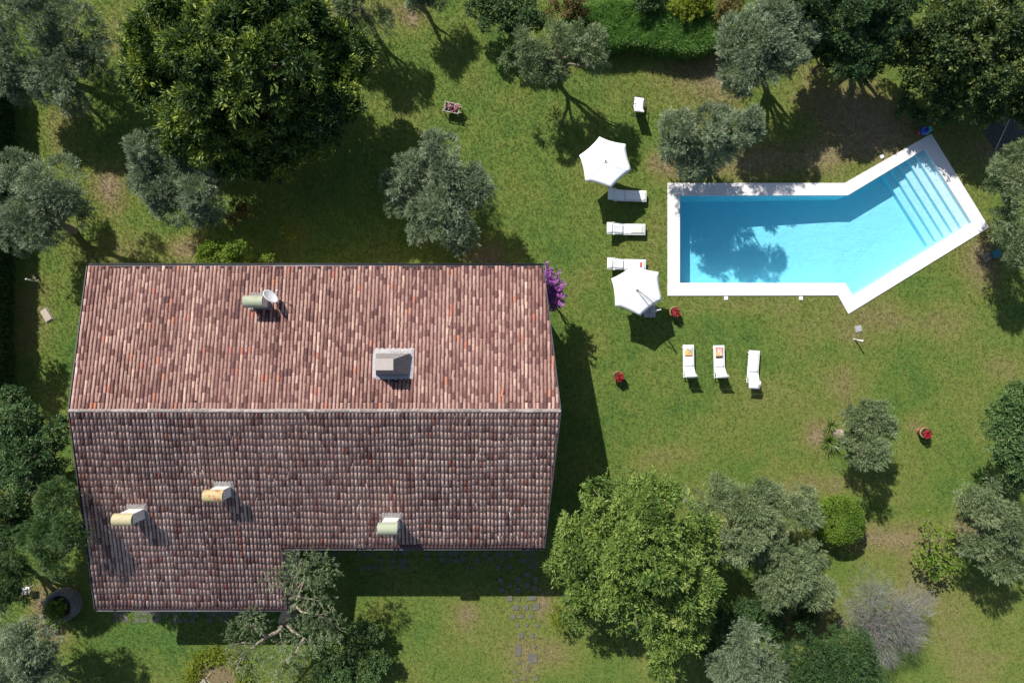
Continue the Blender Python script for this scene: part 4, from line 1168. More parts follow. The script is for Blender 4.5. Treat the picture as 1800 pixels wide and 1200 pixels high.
plant('dark_shrub', 'dark bush at the top edge left of the golden shrub', 'shrub', 'dense', [(1130, -4, 30, 1.6, .7), (1160, 4, 18, 1.3, .7)], None, .06, tone0=.2)
plant('dark_shrub', 'dark leafy shrub in deep shade between tall olive and dark tree', 'shrub', 'dense', [(1450, 95, 40, 2.2, .7), (1420, 70, 34, 2.4, .7), (1520, 120, 34, 2.2, .7)], None, .07, tone0=.25)
plant('dark_shrub', 'dark undergrowth between the fresh green tree and the dusty olive at the bottom', 'shrub', 'dense', [(1262, 1085, 30, 1.3, .7), (1310, 1075, 30, 1.4, .7), (1360, 1085, 28, 1.3, .7), (1248, 1140, 26, 1.2, .7), (1410, 1090, 28, 1.3, .7)], None, .06, tone0=.2)
plant('leafy_shrub', 'light green shrub pressing against the upper gutter of the roof', 'shrub', 'bright', [(378, 447, 26, 2.4, .8), (408, 440, 28, 2.6, .8), (430, 450, 20, 2.3, .8), (362, 458, 18, 2.2, .8)], (400, 435), .06, tone0=.5)
plant('small_shrub', 'small light shrub by the gutter right of the light green one', 'shrub', 'bright', [(470, 458, 14, 1.7, .8), (455, 452, 12, 1.5, .8)], None, .04, dmul=.6)
plant('small_shrub', 'small sunlit plant alone in the deep shade of the biggest tree', 'shrub', 'yellow', [(500, 405, 9, 1.2, .8), (512, 415, 9, 1.1, .8)], None, .03, dmul=.6)
plant('small_shrub', 'yellowish plant in shade right of the two lobed olive', 'shrub', 'brown', [(425, 370, 20, 1.2, .7), (410, 385, 16, 1.0, .7)], None, .04)
plant('leafy_shrub', 'bushy green shrub in the shade of the old bare limbed olive', 'shrub', 'bright', [(605, 1150, 34, 1.6, .75), (575, 1180, 34, 1.6, .75), (640, 1180, 30, 1.4, .7), (620, 1205, 36, 1.6, .7), (560, 1140, 20, 1.3, .7), (650, 1120, 26, 1.3, .7), (630, 1100, 22, 1.2, .7), (665, 1165, 24, 1.2, .7)], (605, 1165), .06, mat='dense', tone0=.65)
plant('dry_shrub', 'brownish small shrub beside the stepping stones under the fresh green tree', 'shrub', 'brown', [(975, 1070, 16, .9, .7), (985, 1090, 20, 1.2, .8)], None, .03, mat='yellow', dmul=.5, tone0=.3)
plant('dark_shrub', 'dark undergrowth at the foot of the glossy corner tree', 'shrub', 'dense', [(1592, 190, 22, 1.3, .7), (1612, 204, 16, 1.1, .7), (1672, 214, 18, 1.1, .7)], None, .05, tone0=.3)

# old olive with bare limbs next to the wing of the house
b = P(512, 1078, 0)
oldt = empty('olive_tree', b, 'old gnarled olive with bare twisted limbs reaching over the roof wing', 'tree', OG)
specs = [(530, 990, 32, 4.9, .6), (560, 1000, 36, 4.8, .6), (545, 1040, 42, 4.2, .6), (505, 1010, 22, 4.8, .6), (430, 1115, 38, 3.4, .6), (445, 1085, 28, 3.6, .6), (560, 1085, 40, 3.6, .65),
         (530, 1120, 42, 3.6, .65), (440, 1160, 32, 3.0, .6), (500, 1165, 40, 3.2, .6), (585, 1100, 26, 3.2, .6), (475, 1020, 14, 4.9, .5)]
cl = []
for px, py, rp, z, fl_ in specs:
    q = P(px, py, z) - b; r = rp * .82 / PPM * (CAM_H - z) / CAM_H
    cl.append((q.x, q.y, z, r, r, r * fl_))
link_mesh('crown', crown_mesh('crown', cl, int(sum(q[3] * q[4] for q in cl) * 3.6 * 48), 13, .30, .105, .032, MAT['olive2'], 77, .6, True, -.45, .5, .3, .65), oldt)
rg = random.Random(8); mb = MB()
def at(px, py, z): return P(px, py, z) - b
mb.tube([at(512, 1078, -.1), at(510, 1078, .4), at(503, 1083, 1.3), at(498, 1090, 2.0), at(505, 1070, 2.7), at(512, 1055, 3.2)], [.42, .34, .30, .27, .25, .20], 10)
for path, r in (([(498, 1090, 2.0), (492, 1108, 2.5), (470, 1118, 2.9), (450, 1132, 3.1), (425, 1155, 3.2)], .15), ([(470, 1118, 2.9), (455, 1105, 3.3), (440, 1092, 3.6)], .07), ([(450, 1132, 3.1), (430, 1128, 3.3), (412, 1132, 3.4)], .06),
                ([(512, 1055, 3.2), (515, 1043, 3.7), (522, 1035, 4.2), (535, 1020, 4.7)], .14), ([(515, 1043, 3.7), (505, 1035, 4.3), (480, 1028, 4.9)], .06), ([(522, 1035, 4.2), (518, 1015, 4.8), (530, 1000, 5.1)], .07),
                ([(515, 1045, 3.7), (535, 1050, 4.1), (560, 1055, 4.3)], .07), ([(512, 1055, 3.2), (530, 1075, 3.6), (560, 1080, 3.8)], .09), ([(498, 1090, 2.0), (515, 1110, 2.8), (535, 1120, 3.4)], .1),
                ([(535, 1120, 3.4), (520, 1145, 3.4), (500, 1165, 3.3)], .07), ([(492, 1108, 2.5), (495, 1125, 2.7), (498, 1140, 2.8)], .05), ([(560, 1080, 3.8), (575, 1090, 3.7), (590, 1100, 3.5)], .04), ([(425, 1155, 3.2), (418, 1170, 3.1), (410, 1180, 3.0)], .04)):
    k = len(path)
    mb.tube([at(*q) for q in path], [r * (1 - .75 * i / (k - 1)) for i in range(k)], 7)
    for i in range(5):
        q0 = Vector(at(*path[rg.randrange(1, k)])); d = Vector((rg.uniform(-1, 1), rg.uniform(-1, 1), rg.uniform(-.1, .7))).normalized()
        mb.tube([q0, q0 + d * .3 + Vector((0, 0, .06)), q0 + d * rg.uniform(.5, .9)], [r * .22, r * .15, .006], 5)
mb.build('trunk', MAT['barkpale'], oldt)

# dead grey tree: trunk and a haze of bare twigs
b = P(1530, 1095, 0)
dead = empty('dead_tree', b, 'leafless grey tree with a dense haze of bare twigs', 'tree')
specs = [(1530, 1045, 42, 2.6, .7), (1570, 1075, 46, 2.6, .7), (1525, 1100, 38, 2.4, .65), (1590, 1105, 36, 2.2, .6), (1545, 1135, 32, 2.0, .6), (1610, 1060, 30, 2.2, .6), (1500, 1070, 26, 2.2, .6)]
cl = []
for px, py, rp, z, fl_ in specs:
    q = P(px, py, z) - b; r = rp * .82 / PPM * (CAM_H - z) / CAM_H
    cl.append((q.x, q.y, z, r, r, r * fl_))
rgn = np.random.default_rng(9)
p_, d_, lum, idx = crown_sprays(cl, 2000, rgn, -.3, .8, .25)
cen = np.array([q[:3] for q in cl])
dirs = unit(unit(p_ - np.array([0, 0, .9])) * .8 + d_ * .5 + rgn.normal(0, .42, p_.shape))
v, l, s, t = leaves_from(p_, dirs, 5, .3, .42, .011, rgn, .3, True, np.full(len(p_), .5) + rgn.normal(0, .15, len(p_)), .32)
link_mesh('twigs', np_mesh('twigs', v, l, s, MAT['twig'], {'tone': t}), dead)
branch_mb((0, 0, 0), cl, random.Random(5), .13, .3, 12, .3, .95).build('trunk', MAT['barkpale'], dead)

# clipped ball
b = P(1475, 915, 1.0); b.z = 0
ball = empty('topiary_ball', b, 'round clipped bright green bush shaped like a ball', 'bush')
cl = [(0, 0, .98, 1.26, 1.26, 1.02)]
link_mesh('crown', crown_mesh('crown', cl, 2700, 8, .06, .085, .045, MAT['bright'], 41, .8, False, -.85, .12, .03, .9, tone0=.40), ball)
mb = MB(); mb.tube([(0, 0, -.1), (0, 0, .5), (.02, .02, 1.2)], [.1, .08, .04], 8)
for k in range(9):
    a = k * .7; mb.tube([(0, 0, .4), (.5 * math.cos(a), .5 * math.sin(a), .9), (.95 * math.cos(a), .95 * math.sin(a), 1.15)], [.04, .025, .01], 5)
mb.build('stem', MAT['barkdark'], ball)

# fig bush: few large leaves on pale bare limbs
b = P(1635, 965, 0)
fig = empty('fig_tree', b, 'open fig bush with large leaves and pale bare branches', 'bush')
cl = []
for px, py, rp, z, fl_ in [(1625, 975, 22, 1.5, .6), (1650, 985, 24, 1.5, .6), (1640, 1000, 18, 1.2, .6), (1655, 945, 18, 1.8, .5), (1630, 930, 14, 1.7, .5), (1625, 915, 10, 1.6, .5)]:
    q = P(px, py, z) - b; r = rp / PPM * (CAM_H - z) / CAM_H; cl.append((q.x, q.y, z, r, r, r * fl_))
link_mesh('crown', crown_mesh('crown', cl, 150, 5, .25, .15, .13, MAT['bright'], 51, 1.2, False, -.2, .5, .2, .9, tone0=.38), fig)
mb = branch_mb((0, 0, 0), cl, random.Random(3), .07, .3, 3, .3)
mb.tube([(0, 0, .3), (.25, .35, 1.2), (.7, .3, 1.9), (1.1, .1, 2.0)], [.05, .045, .035, .015], 6)
mb.tube([(0, 0, .3), (-.3, .1, 1.3), (-.45, -.1, 1.7)], [.05, .04, .02], 6)
mb.build('trunk', MAT['barkpale'], fig)

# bougainvillea against the gable
b = P(962, 515, 0)
bou = empty('bougainvillea', b, 'magenta flowering bougainvillea beside the upper right roof corner', 'shrub')
cl = []
for px, py, rp, z, fl_ in [(968, 505, 12, 3.1, .9), (974, 522, 13, 2.9, .9), (966, 530, 12, 2.6, .9), (978, 500, 8, 3.2, .8), (962, 488, 9, 3.2, .8)]:
    q = P(px, py, z) - b; r = rp / PPM * (CAM_H - z) / CAM_H; cl.append((q.x, q.y, z, r, r, r * fl_))
rgn = np.random.default_rng(21)
VS, LS, SS, TS = [], [], [], []
def acc(v, l, s, t):
    off = sum(len(q) for q in VS); VS.append(v); LS.append(l + off); SS.append(s); TS.append(t)
p_, d_, lum, idx = crown_sprays(cl, 420, rgn, -.5, .5, .2)
acc(*leaves_from(p_, unit(d_ + rgn.normal(0, .4, d_.shape)), 9, .22, .075, .06, rgn, .5, False, .3 + rgn.normal(0, .15, len(p_)), .9))
stems = []
for (x0, y0, x1, y1) in [(968, 500, 984, 478), (970, 508, 991, 500), (972, 518, 991, 521), (972, 528, 988, 536), (964, 490, 970, 472), (960, 480, 961, 462), (968, 505, 978, 494), (975, 512, 988, 507)]:
    a = P(x0, y0, 3.0) - b; e = P(x1, y1, 3.6) - b
    for k in range(26):
        t_ = k / 25; c = a.lerp(e, t_) + Vector((0, 0, .12 * math.sin(t_ * 3)))
        stems.append((c.x, c.y, c.z, e.x - a.x, e.y - a.y, e.z - a.z))
st = np.array(stems)
acc(*leaves_from(st[:, :3] + rgn.normal(0, .035, (len(st), 3)), unit(st[:, 3:]), 9, .06, .07, .06, rgn, .6, False, .62 + rgn.normal(0, .15, len(st)), 1.0))
link_mesh('flowers', np_mesh('flowers', np.concatenate(VS), np.concatenate(LS), np.concatenate(SS), MAT['purple'], {'tone': np.concatenate(TS)}), bou)
gl_ = [(q[0] - .05, q[1] - .1, q[2] - .5, q[3] * 1.1, q[4] * 1.1, q[5]) for q in cl]
link_mesh('leaves', crown_mesh('leaves', gl_, 260, 8, .2, .09, .05, MAT['dense'], 22, .6, False), bou)
mb = branch_mb((0, 0, 0), cl, random.Random(4), .06, .4, 4); mb.build('stem', MAT['barkdark'], bou)

# hedges
def hedge(name, label, poly_px, h, mat, seed, dens, L, W, per=9, tri=False, twig=.14, cat='hedge', up=.7, wav=.1, upright=0.0):
    pts = [P(x, y, 0) for x, y in poly_px]
    cx = sum(p.x for p in pts) / len(pts); cy = sum(p.y for p in pts) / len(pts)
    root = empty(name, (cx, cy, 0), label, cat)
    pol = [(p.x - cx, p.y - cy) for p in pts]; pol = poly_ccw(pol)
    rg = np.random.default_rng(seed)
    x0 = min(p[0] for p in pol); x1 = max(p[0] for p in pol); y0 = min(p[1] for p in pol); y1 = max(p[1] for p in pol)
    A_ = (x1 - x0) * (y1 - y0)
    cand = rg.uniform((x0, y0), (x1, y1), (int(A_ * dens), 2))
    cand = np.array([c for c in cand if inside(c[0], c[1], pol)])
    zz = h * (1 + wav * (np.sin(cand[:, 0] * 2.3 + cand[:, 1] * 1.1) + np.sin(cand[:, 0] * 5.1 - cand[:, 1] * 3)) / 2) * rg.uniform(.86, 1.0, len(cand))
    p = np.column_stack([cand, zz]); d = np.tile(np.array([0, 0, 1.0]), (len(p), 1)) + rg.normal(0, .5, p.shape)
    side_p = []; side_d = []
    for i in range(len(pol)):
        a = np.array(pol[i]); bb = np.array(pol[(i + 1) % len(pol)]); ln = np.linalg.norm(bb - a)
        m_ = int(ln * h * dens); t_ = rg.random(m_)[:, None]
        q = a + (bb - a) * t_; nr = np.array([(bb - a)[1], -(bb - a)[0]]) / ln
        side_p.append(np.column_stack([q + nr * rg.uniform(-.15, .05, (m_, 1)), rg.uniform(.05, h, m_)]))
        side_d.append(np.column_stack([np.tile(nr, (m_, 1)), np.full(m_, .5)]) + rg.normal(0, .4, (m_, 3)))
    p = np.concatenate([p] + side_p); d = unit(np.concatenate([d] + side_d) + np.array([0, 0, upright]))
    v, l, s, t = leaves_from(p, d, per, twig, L, W, rg, up, tri, np.clip(.42 + rg.normal(0, .15, len(p)), 0, 1), .8 if not upright else .35)
    link_mesh('foliage', np_mesh('foliage', v, l, s, MAT[mat], {'tone': t}), root)
    # woody core
    mb = MB(); rr = random.Random(seed)
    for c in cand[:: max(1, len(cand) // 60)]:
        mb.tube([(c[0], c[1], -.05), (c[0] + rr.uniform(-.1, .1), c[1] + rr.uniform(-.1, .1), h * .85)], [.02, .008], 5)
    mb.build('stems', MAT['barkdark'], root)
    return root
hedge('tall_grass', 'bright green bank of tall grass with a wavy dark edge near the top', [(1000, 40), (1075, 22), (1160, 40), (1265, 42), (1262, 68), (1236, 96), (1205, 103), (1175, 100), (1140, 92), (1105, 86), (1070, 92), (1020, 92), (985, 72)], 1.05, 'hedgeg', 61, 230, .26, .030, 12, True, .12, 'tall grass', .2, .10, 1.2)
hedge('boundary_hedge', 'tall dark clipped hedge along the left edge', [(21, 130), (20, 300), (21, 450), (20, 600), (22, 720), (-45, 720), (-45, 130)], 2.3, 'dense', 62, 170, .14, .075, 10, False, .14)
plant('dark_tree', 'dark tree outside the left edge throwing shade past the hedge', 'tree', 'dense', [(-95, 545, 46, 3.6, 1.1), (-90, 595, 46, 3.5, 1.1)], None, .2)

# strap leaved clumps
def strap(px, py, label, n_, L, W, mat, seed, cat='plant', z0=.05, arch=.6, name='strap_leaf_plant', group=None):
    b = P(px, py, 0); root = empty(name, b, label, cat, group); rg = random.Random(seed); mb = MB(); tones = []
    for k in range(n_):
        a = rg.uniform(0, 6.283); el = rg.uniform(.25, 1.35); ln = L * rg.uniform(.6, 1.1); w = W * rg.uniform(.8, 1.2)
        d = Vector((math.cos(a), math.sin(a), 0)); s = Vector((-d.y, d.x, 0)); pr = []
        for i in range(5):
            t = i / 4
            pr.append((d * (ln * t * math.cos(el) + .03) + Vector((0, 0, z0 + ln * (t * math.sin(el) - arch * t * t * .55))), w * (1 - t ** 2) * .5 + .001))
        vs = []
        for p, ww in pr: vs += [p - s * ww, p + s * ww + Vector((0, 0, 0))]
        mb.add(vs, [(2 * i, 2 * i + 1, 2 * i + 3, 2 * i + 2) for i in range(4)], smooth=True)
        tones += [rg.random()] * 4
    me = mb.mesh('leaves', MAT[mat]); a_ = me.attributes.new('tone', 'FLOAT', 'FACE'); a_.data.foreach_set('value', tones)
    link_mesh('leaves', me, root)
    m2 = MB(); m2.lathe([(.001, .1), (.06, .09), (.08, .02), (.09, -.03)], 10); m2.build('crown_base', MAT['barkdark'], root)
    return root
strap(1456, 776, 'large spiky strap leaved clump on the left foot of the leaning olive', 90, 1.0, .05, 'spiky', 1)
strap(1458, 748, 'smaller strap leaved clump above the spiky one by the leaning olive', 55, .7, .045, 'spiky', 2)
# stump-like old root flare of the leaning olive
mb = MB()
root = empty('tree_stump', P(1474, 762, 0), 'pale weathered stump beside the leaning olive trunk', 'stump')
mb.lathe([(.34, -.05), (.27, .12), (.22, .35), (.19, .48), (.12, .52), (.001, .50)], 12)
for i, q in enumerate(mb.v):
    f_ = 1 + .2 * math.sin(3 * math.atan2(q[1], q[0]) + q[2] * 4); mb.v[i] = (q[0] * f_, q[1] * f_, q[2])
mb.build('stump_wood', MAT['barkpale'], root)

# round bed on the bottom edge
bed = empty('flower_bed', P(385, 1195, 0), 'round planting bed of dry mulch on the bottom edge', 'flower bed')
mb = MB(); mb.lathe([(1.35, -.02), (1.3, .05), (.9, .09), (.001, .11)], 32); mb.build('mulch', MAT['mulch'], bed)
rgn = np.random.default_rng(31)
th = rgn.uniform(0, 6.283, 1900); rr_ = rgn.normal(1.50, .24, 1900)
p_ = np.column_stack([rr_ * np.cos(th), rr_ * np.sin(th), rgn.uniform(.05, .36, 1900)])
v, l, s, t = leaves_from(p_, unit(rgn.normal(0, .6, p_.shape) + np.array([0, 0, .9])), 9, .12, .08, .045, rgn, .8, False, np.clip(.45 + rgn.normal(0, .18, 1900), 0, 1), .9)
link_mesh('border_planting', np_mesh('border_planting', v, l, s, MAT['yellow'], {'tone': t}), bed)
strap(361, 1192, 'pale star shaped succulent, left of two in the mulch bed', 9, .55, .10, 'pale', 5, 'succulent', .1, .3, 'agave', 'succulents in the mulch bed')
strap(399, 1196, 'pale star shaped succulent, right of two in the mulch bed', 9, .5, .10, 'pale', 6, 'succulent', .1, .3, 'agave', 'succulents in the mulch bed')

# ------------------------------------------------------------------ stone ring planter
b = P(112, 1068, 0)
well = empty('stone_planter', b + Vector((.3, .5, 0)) * .6, 'round stone ring planter in shade at the lower left corner of the house', 'planter')
mb = MB(); mb.lathe([(.86, -.05), (.86, .62), (.80, .66), (.62, .66), (.60, .60), (.60, .30)], 36)
mb.build('ring_wall', MAT['wellstone'], well)
mb = MB(); mb.lathe([(.62, .40), (.001, .42)], 24); mb.build('soil', MAT['soil'], well)
link_mesh('foliage', crown_mesh('foliage', [(-.2, -.25, .75, .45, .45, .35), (.05, -.45, .75, .38, .38, .3), (-.1, .1, .7, .35, .35, .3)], 130, 7, .15, .12, .07, MAT['bright'], 71, .9, False), well)

# ------------------------------------------------------------------ parasols
def parasol(label, verts, hub, ze, zh, cantilever):
    hb = P(hub[0], hub[1], zh)
    root = empty('parasol', (hb.x, hb.y, 0), label, 'parasol', 'white garden parasols')
    vp = [P(x, y, ze) for x, y in verts]
    o = Vector((hb.x, hb.y, 0))
    top = Vector((0, 0, zh))
    rim = [p - o for p in vp]
    m = MB(); rows = 7; segs = 8
    for i in range(6):
        a, c = rim[i], rim[(i + 1) % 6]
        vs = []; fs = []
        for r_ in range(rows + 1):
            t = r_ / rows
            for s in range(segs + 1):
                u = s / segs
                e = a.lerp(c, u); mid = 4 * u * (1 - u)
                q = top.lerp(e, t)
                q += (top - e) * Vector((1, 1, 0)).length * 0
                inw = Vector((-e.x, -e.y, 0)) * .055 * mid * t * t          # scalloped edge
                q = q + inw + Vector((0, 0, -.05 * mid * t * (1 - t) * 2 - .02 * mid * t + .10 * t * (1 - t)))
                vs.append(q)
        for r_ in range(rows):
            for s in range(segs):
                k = r_ * (segs + 1) + s
                fs.append((k, k + segs + 1, k + segs + 2, k + 1))
        m.add(vs, fs, smooth=True)
    me = m.mesh('canopy', MAT['canvas'])
    bm_ = bmesh.new(); bm_.from_mesh(me); bmesh.ops.remove_doubles(bm_, verts=bm_.verts, dist=.002); bmesh.ops.recalc_face_normals(bm_, faces=bm_.faces); bm_.to_mesh(me); bm_.free()
    co = link_mesh('canopy', me, root); s_ = co.modifiers.new('s', 'SOLIDIFY'); s_.thickness = .006
    for i in range(6):
        m = MB(); m.tube([top - Vector((0, 0, .06)), top.lerp(rim[i], .5) + Vector((0, 0, -.02)), rim[i] - Vector((0, 0, .02))], .011, 6)
        m.build('rib', MAT['steel'], root)
    m = MB(); m.lathe([(.001, .055), (.03, .05), (.045, .03), (.05, -.02)], 12, (0, 0, zh)); m.build('finial', MAT['dark'], root)
    # vent flap seams round the hub
    m = MB(); m.lathe([(.10, .004), (.085, .018), (.001, .04)], 12, (0, 0, zh)); m.build('vent_cap', MAT['canvas'], root)
    if cantilever:
        mast = P(1143, 548, 0) - o
        m = MB(); m.tube([mast, mast + Vector((0, 0, 2.62))], .032, 10); m.build('mast', MAT['alu'], root)
        m = MB(); hubp = Vector((0, 0, zh + .10)); mt = mast + Vector((0, 0, 2.58))
        mid = mt.lerp(hubp, .5) + Vector((0, 0, .16))
        m.tube([mt, mid, hubp], .018, 8); m.build('boom', MAT['dark'], root)
        side = (hubp - mt).cross(Vector((0, 0, 1))).normalized()
        m = MB(); m.tube([mt + Vector((0, 0, -.25)), mid + side * -.09, hubp], .010, 6); m.build('stay', MAT['steel'], root)
        m = MB(); m.tube([hubp, Vector((0, 0, zh - .02))], .03, 8); m.build('hanger', MAT['dark'], root)
        for dx in (-1, 1):
            for dy in (-1, 1):
                m = MB(); m.box(mast + Vector((dx * .165 - .03, dy * .165 + .02, .035)), (.32, .32, .06)); m.build('base_slab', MAT['concrete'], root, .01)
        m = MB(); m.box(mast + Vector((0, 0, .05)), (.7, .06, .04)); m.box(mast + Vector((0, 0, .092)), (.06, .7, .04)); m.build('base_cross', MAT['steel'], root)
    else:
        m = MB(); m.tube([(0, 0, 0), (0, 0, zh)], .024, 10); m.build('pole', MAT['alu'], root)
        m = MB(); m.lathe([(.30, 0), (.30, .05), (.27, .08), (.06, .10), (.05, .25), (.001, .25)], 24); m.build('base', MAT['concrete'], root)
    return root
parasol('white six sided parasol nearest the top, shading one lounger', [(1053.9, 240.3), (1099.9, 253), (1110.2, 298.5), (1074.7, 330.4), (1028.4, 318), (1018.1, 273.1)], (1064.2, 283), 2.14, 2.43, False)
parasol('white cantilever parasol with thin dark boom above its canopy', [(1113, 465), (1158, 478), (1164, 526.5), (1125.5, 555.5), (1081, 537.5), (1074.5, 489.5)], (1119.5, 509), 2.14, 2.43, True)

# ------------------------------------------------------------------ sun loungers
def lounger_parts(root, back, visor):
    """lies along +y: foot end at y=+0.97, head end towards -y; back = backrest angle, visor = sunshade tilt"""
    W = .60; zs = .34
    hinge = -.22; Lb = .72
    cb, sb = math.cos(back), math.sin(back)
    bend = Vector((0, hinge - Lb * cb, zs + Lb * sb))
    m = MB()
    for s in (-1, 1):
        m.box((s * (W / 2 - .018), (.97 - .80) / 2, zs - .02), (.036, .97 + .80, .05))
    m.box((0, .955, zs - .02), (W - .07, .03, .05)); m.box((0, -.785, zs - .02), (W - .07, .03, .045)); m.box((0, hinge, zs - .045), (W - .07, .03, .03))
    m.build('frame', MAT['alu'], root, .006)
    for sx in (-1, 1):
        for y in (.80, -.62):
            m = MB(); m.tube([(sx * (W / 2 - .02), y, zs - .02), (sx * (W / 2 - .0), y + (.04 if y > 0 else -.04), .0)], .017, 8)
            m.build('leg', MAT['alu'], root)
    def cloth(a, b, w, name, sag=.03, n_=8, mat='sling'):
        m = MB(); vs = []; fs = []
        for i in range(n_ + 1):
            t = i / n_; p = a.lerp(b, t)
            for k in range(5):
                u = k / 4 - .5
                vs.append(p + Vector((u * w, 0, -sag * 4 * t * (1 - t) * (1 - (2 * u) ** 2) + .012)))
        for i in range(n_):
            for k in range(4):
                q = i * 5 + k; fs.append((q, q + 1, q + 6, q + 5))
        m.add(vs, fs, smooth=True)
        me = m.mesh(name, MAT[mat])
        o = link_mesh(name, me, root); s_ = o.modifiers.new('s', 'SOLIDIFY'); s_.thickness = .006
        return o
    cloth(Vector((0, .93, zs)), Vector((0, hinge + .01, zs)), W - .075, 'seat_sling')
    cloth(Vector((0, hinge - .01, zs + .01)), bend + Vector((0, .03 * cb, -.02)), W - .075, 'back_sling', .02)
    m = MB()
    for s in (-1, 1):
        m.tube([(s * (W / 2 - .024), hinge, zs + .012), Vector((s * (W / 2 - .024), bend.y, bend.z))], .016, 6)
    m.tube([Vector((-W / 2 + .024, bend.y, bend.z)), Vector((W / 2 - .024, bend.y, bend.z))], .016, 6)
    m.build('back_frame', MAT['alu'], root)
    m = MB(); m.tube([(-.2, hinge - .45 * cb, zs + .45 * sb), (-.2, -.62, zs - .03)], .010, 6); m.tube([(.2, hinge - .45 * cb, zs + .45 * sb), (.2, -.62, zs - .03)], .010, 6)
    m.build('back_prop', MAT['steel'], root)
    # sunshade: hoop of cloth hinged at the top of the backrest
    vd = Vector((0, -math.cos(visor), math.sin(visor)))
    v0 = bend + Vector((0, .02, .02)); v1 = v0 + vd * .30
    cloth(v0, v1, W - .02, 'sunshade', -.02, 5)
    m = MB()
    for s in (-1, 1):
        m.tube([Vector((s * (W / 2 + .012), v0.y + .18, v0.z - .10)), Vector((s * (W / 2 + .012), v0.y, v0.z)), Vector((s * (W / 2 + .005), v1.y, v1.z))], .012, 6)
        m.box((s * (W / 2 + .02), v0.y + .06, v0.z - .03), (.03, .10, .05))
    m.tube([Vector((-W / 2, v1.y, v1.z)), Vector((W / 2, v1.y, v1.z))], .010, 6)
    m.build('sunshade_frame', MAT['alu'], root)
    return zs
LG = 'white sun loungers on the lawn'
def lounger(px, py, head_deg, label, back, visor):
    q = P(px, py, .35); q.z = 0
    r = empty('sun_lounger', q, label, 'sun lounger', LG, R(head_deg))
    lounger_parts(r, R(back), R(visor))
    return r
l1 = lounger(1105, 344, -91.5, 'white sun lounger lying in the shade of the upper parasol', 22, 10)
l2 = lounger(1103, 403, -90.8, 'white sun lounger between the two parasols with a cream towel', 24, 0)
l3 = lounger(1104, 465, -91.5, 'white sun lounger partly under the cantilever parasol', 22, 5)
l4 = lounger(1210.5, 637, 0.8, 'white sun lounger with a yellow printed towel, feet towards the pool', 38, 100)
l5 = lounger(1264.5, 638, 1.5, 'white sun lounger with a red and orange printed towel, feet towards the pool', 40, 100)
l6 = lounger(1324, 647, -4.5, 'bare white sun lounger with its sunshade folded out, feet towards the pool', 34, -12)
def towel(root, y, w, L, mat, label, dx=0.0, cat='towel', thick=.012, z=.352):
    M = root.matrix_basis.copy()
    m = MB(); vs = []; fs = []; nx, ny = 6, 8
    rg = random.Random(int(y * 100) + int(w * 1000))
    for i in range(ny + 1):
        for k in range(nx + 1):
            u = k / nx - .5; t = i / ny - .5
            ed = .004 if abs(u) < .5 and abs(t) < .5 else 0
            vs.append((u * w + rg.uniform(-.006, .006), t * L + rg.uniform(-.006, .006), rg.uniform(0, .006) + ed))
    for i in range(ny):
        for k in range(nx):
            q = i * (nx + 1) + k; fs.append((q, q + 1, q + nx + 2, q + nx + 1))
    m.add(vs, fs, smooth=True)
    o = m.build('towel', MAT[mat])
    s_ = o.modifiers.new('s', 'SOLIDIFY'); s_.thickness = thick; s_.offset = 1
    loc, rot, _ = (root.matrix_basis @ Matrix.Translation((dx, y, z))).decompose()
    o.location = root.location + Matrix.Rotation(root.rotation_euler.z, 3, 'Z') @ Vector((dx, y, z))
    o.rotation_euler = root.rotation_euler
    tag(o, label, cat)
    return o
towel(l4, .60, .40, .50, 'towel1', 'yellow and white printed towel with a red border on the lounger')
towel(l5, .58, .40, .60, 'towel2', 'red and orange flowered towel with a dark border on the lounger')
towel(l2, .50, .42, .62, 'towel3', 'cream towel spread on the lounger between the parasols')
towel(l3, .70, .26, .10, 'rag', 'small red cloth on the lounger by the cantilever parasol', -.02, 'cloth', .02)

# deck chair at the top of the lawn
q = P(1122, 186, .4); q.z = 0
dk = empty('deck_chair', q, 'white sling deck chair with dark frame standing alone near the tall grass', 'deck chair', None, R(-8))
m = MB()
for s in (-1, 1):
    m.tube([(s * .27, .62, .0), (s * .27, .40, .38), (s * .27, -.10, .42), (s * .27, -.52, 1.10)], .016, 8)
    m.tube([(s * .29, .30, .62), (s * .29, -.30, .64)], .018, 8)
    m.tube([(s * .29, .30, .62), (s * .28, -.42, .0)], .014, 8)
m.tube([(-.27, .62, .02), (.27, .62, .02)], .014, 8); m.tube([(-.27, -.52, 1.10), (.27, -.52, 1.10)], .016, 8); m.tube([(-.28, -.42, .02), (.28, -.42, .02)], .014, 8)
m.build('frame', MAT['dark'], dk)
m = MB(); vs = []; prof = [(.44, .40), (.25, .37), (.05, .38), (-.10, .43), (-.22, .60), (-.36, .82), (-.52, 1.11), (-.56, 1.10), (-.56, 1.0)]
for y, z in prof:
    for u in (-.26, -.13, 0, .13, .26): vs.append((u, y, z + .015 - .02 * (1 - (u / .26) ** 2)))
m.add(vs, [(5 * i + k, 5 * i + k + 1, 5 * i + 6 + k, 5 * i + 5 + k) for i in range(len(prof) - 1) for k in range(4)], smooth=True)
o = m.build('sling', MAT['sling'], dk); s_ = o.modifiers.new('s', 'SOLIDIFY'); s_.thickness = .006

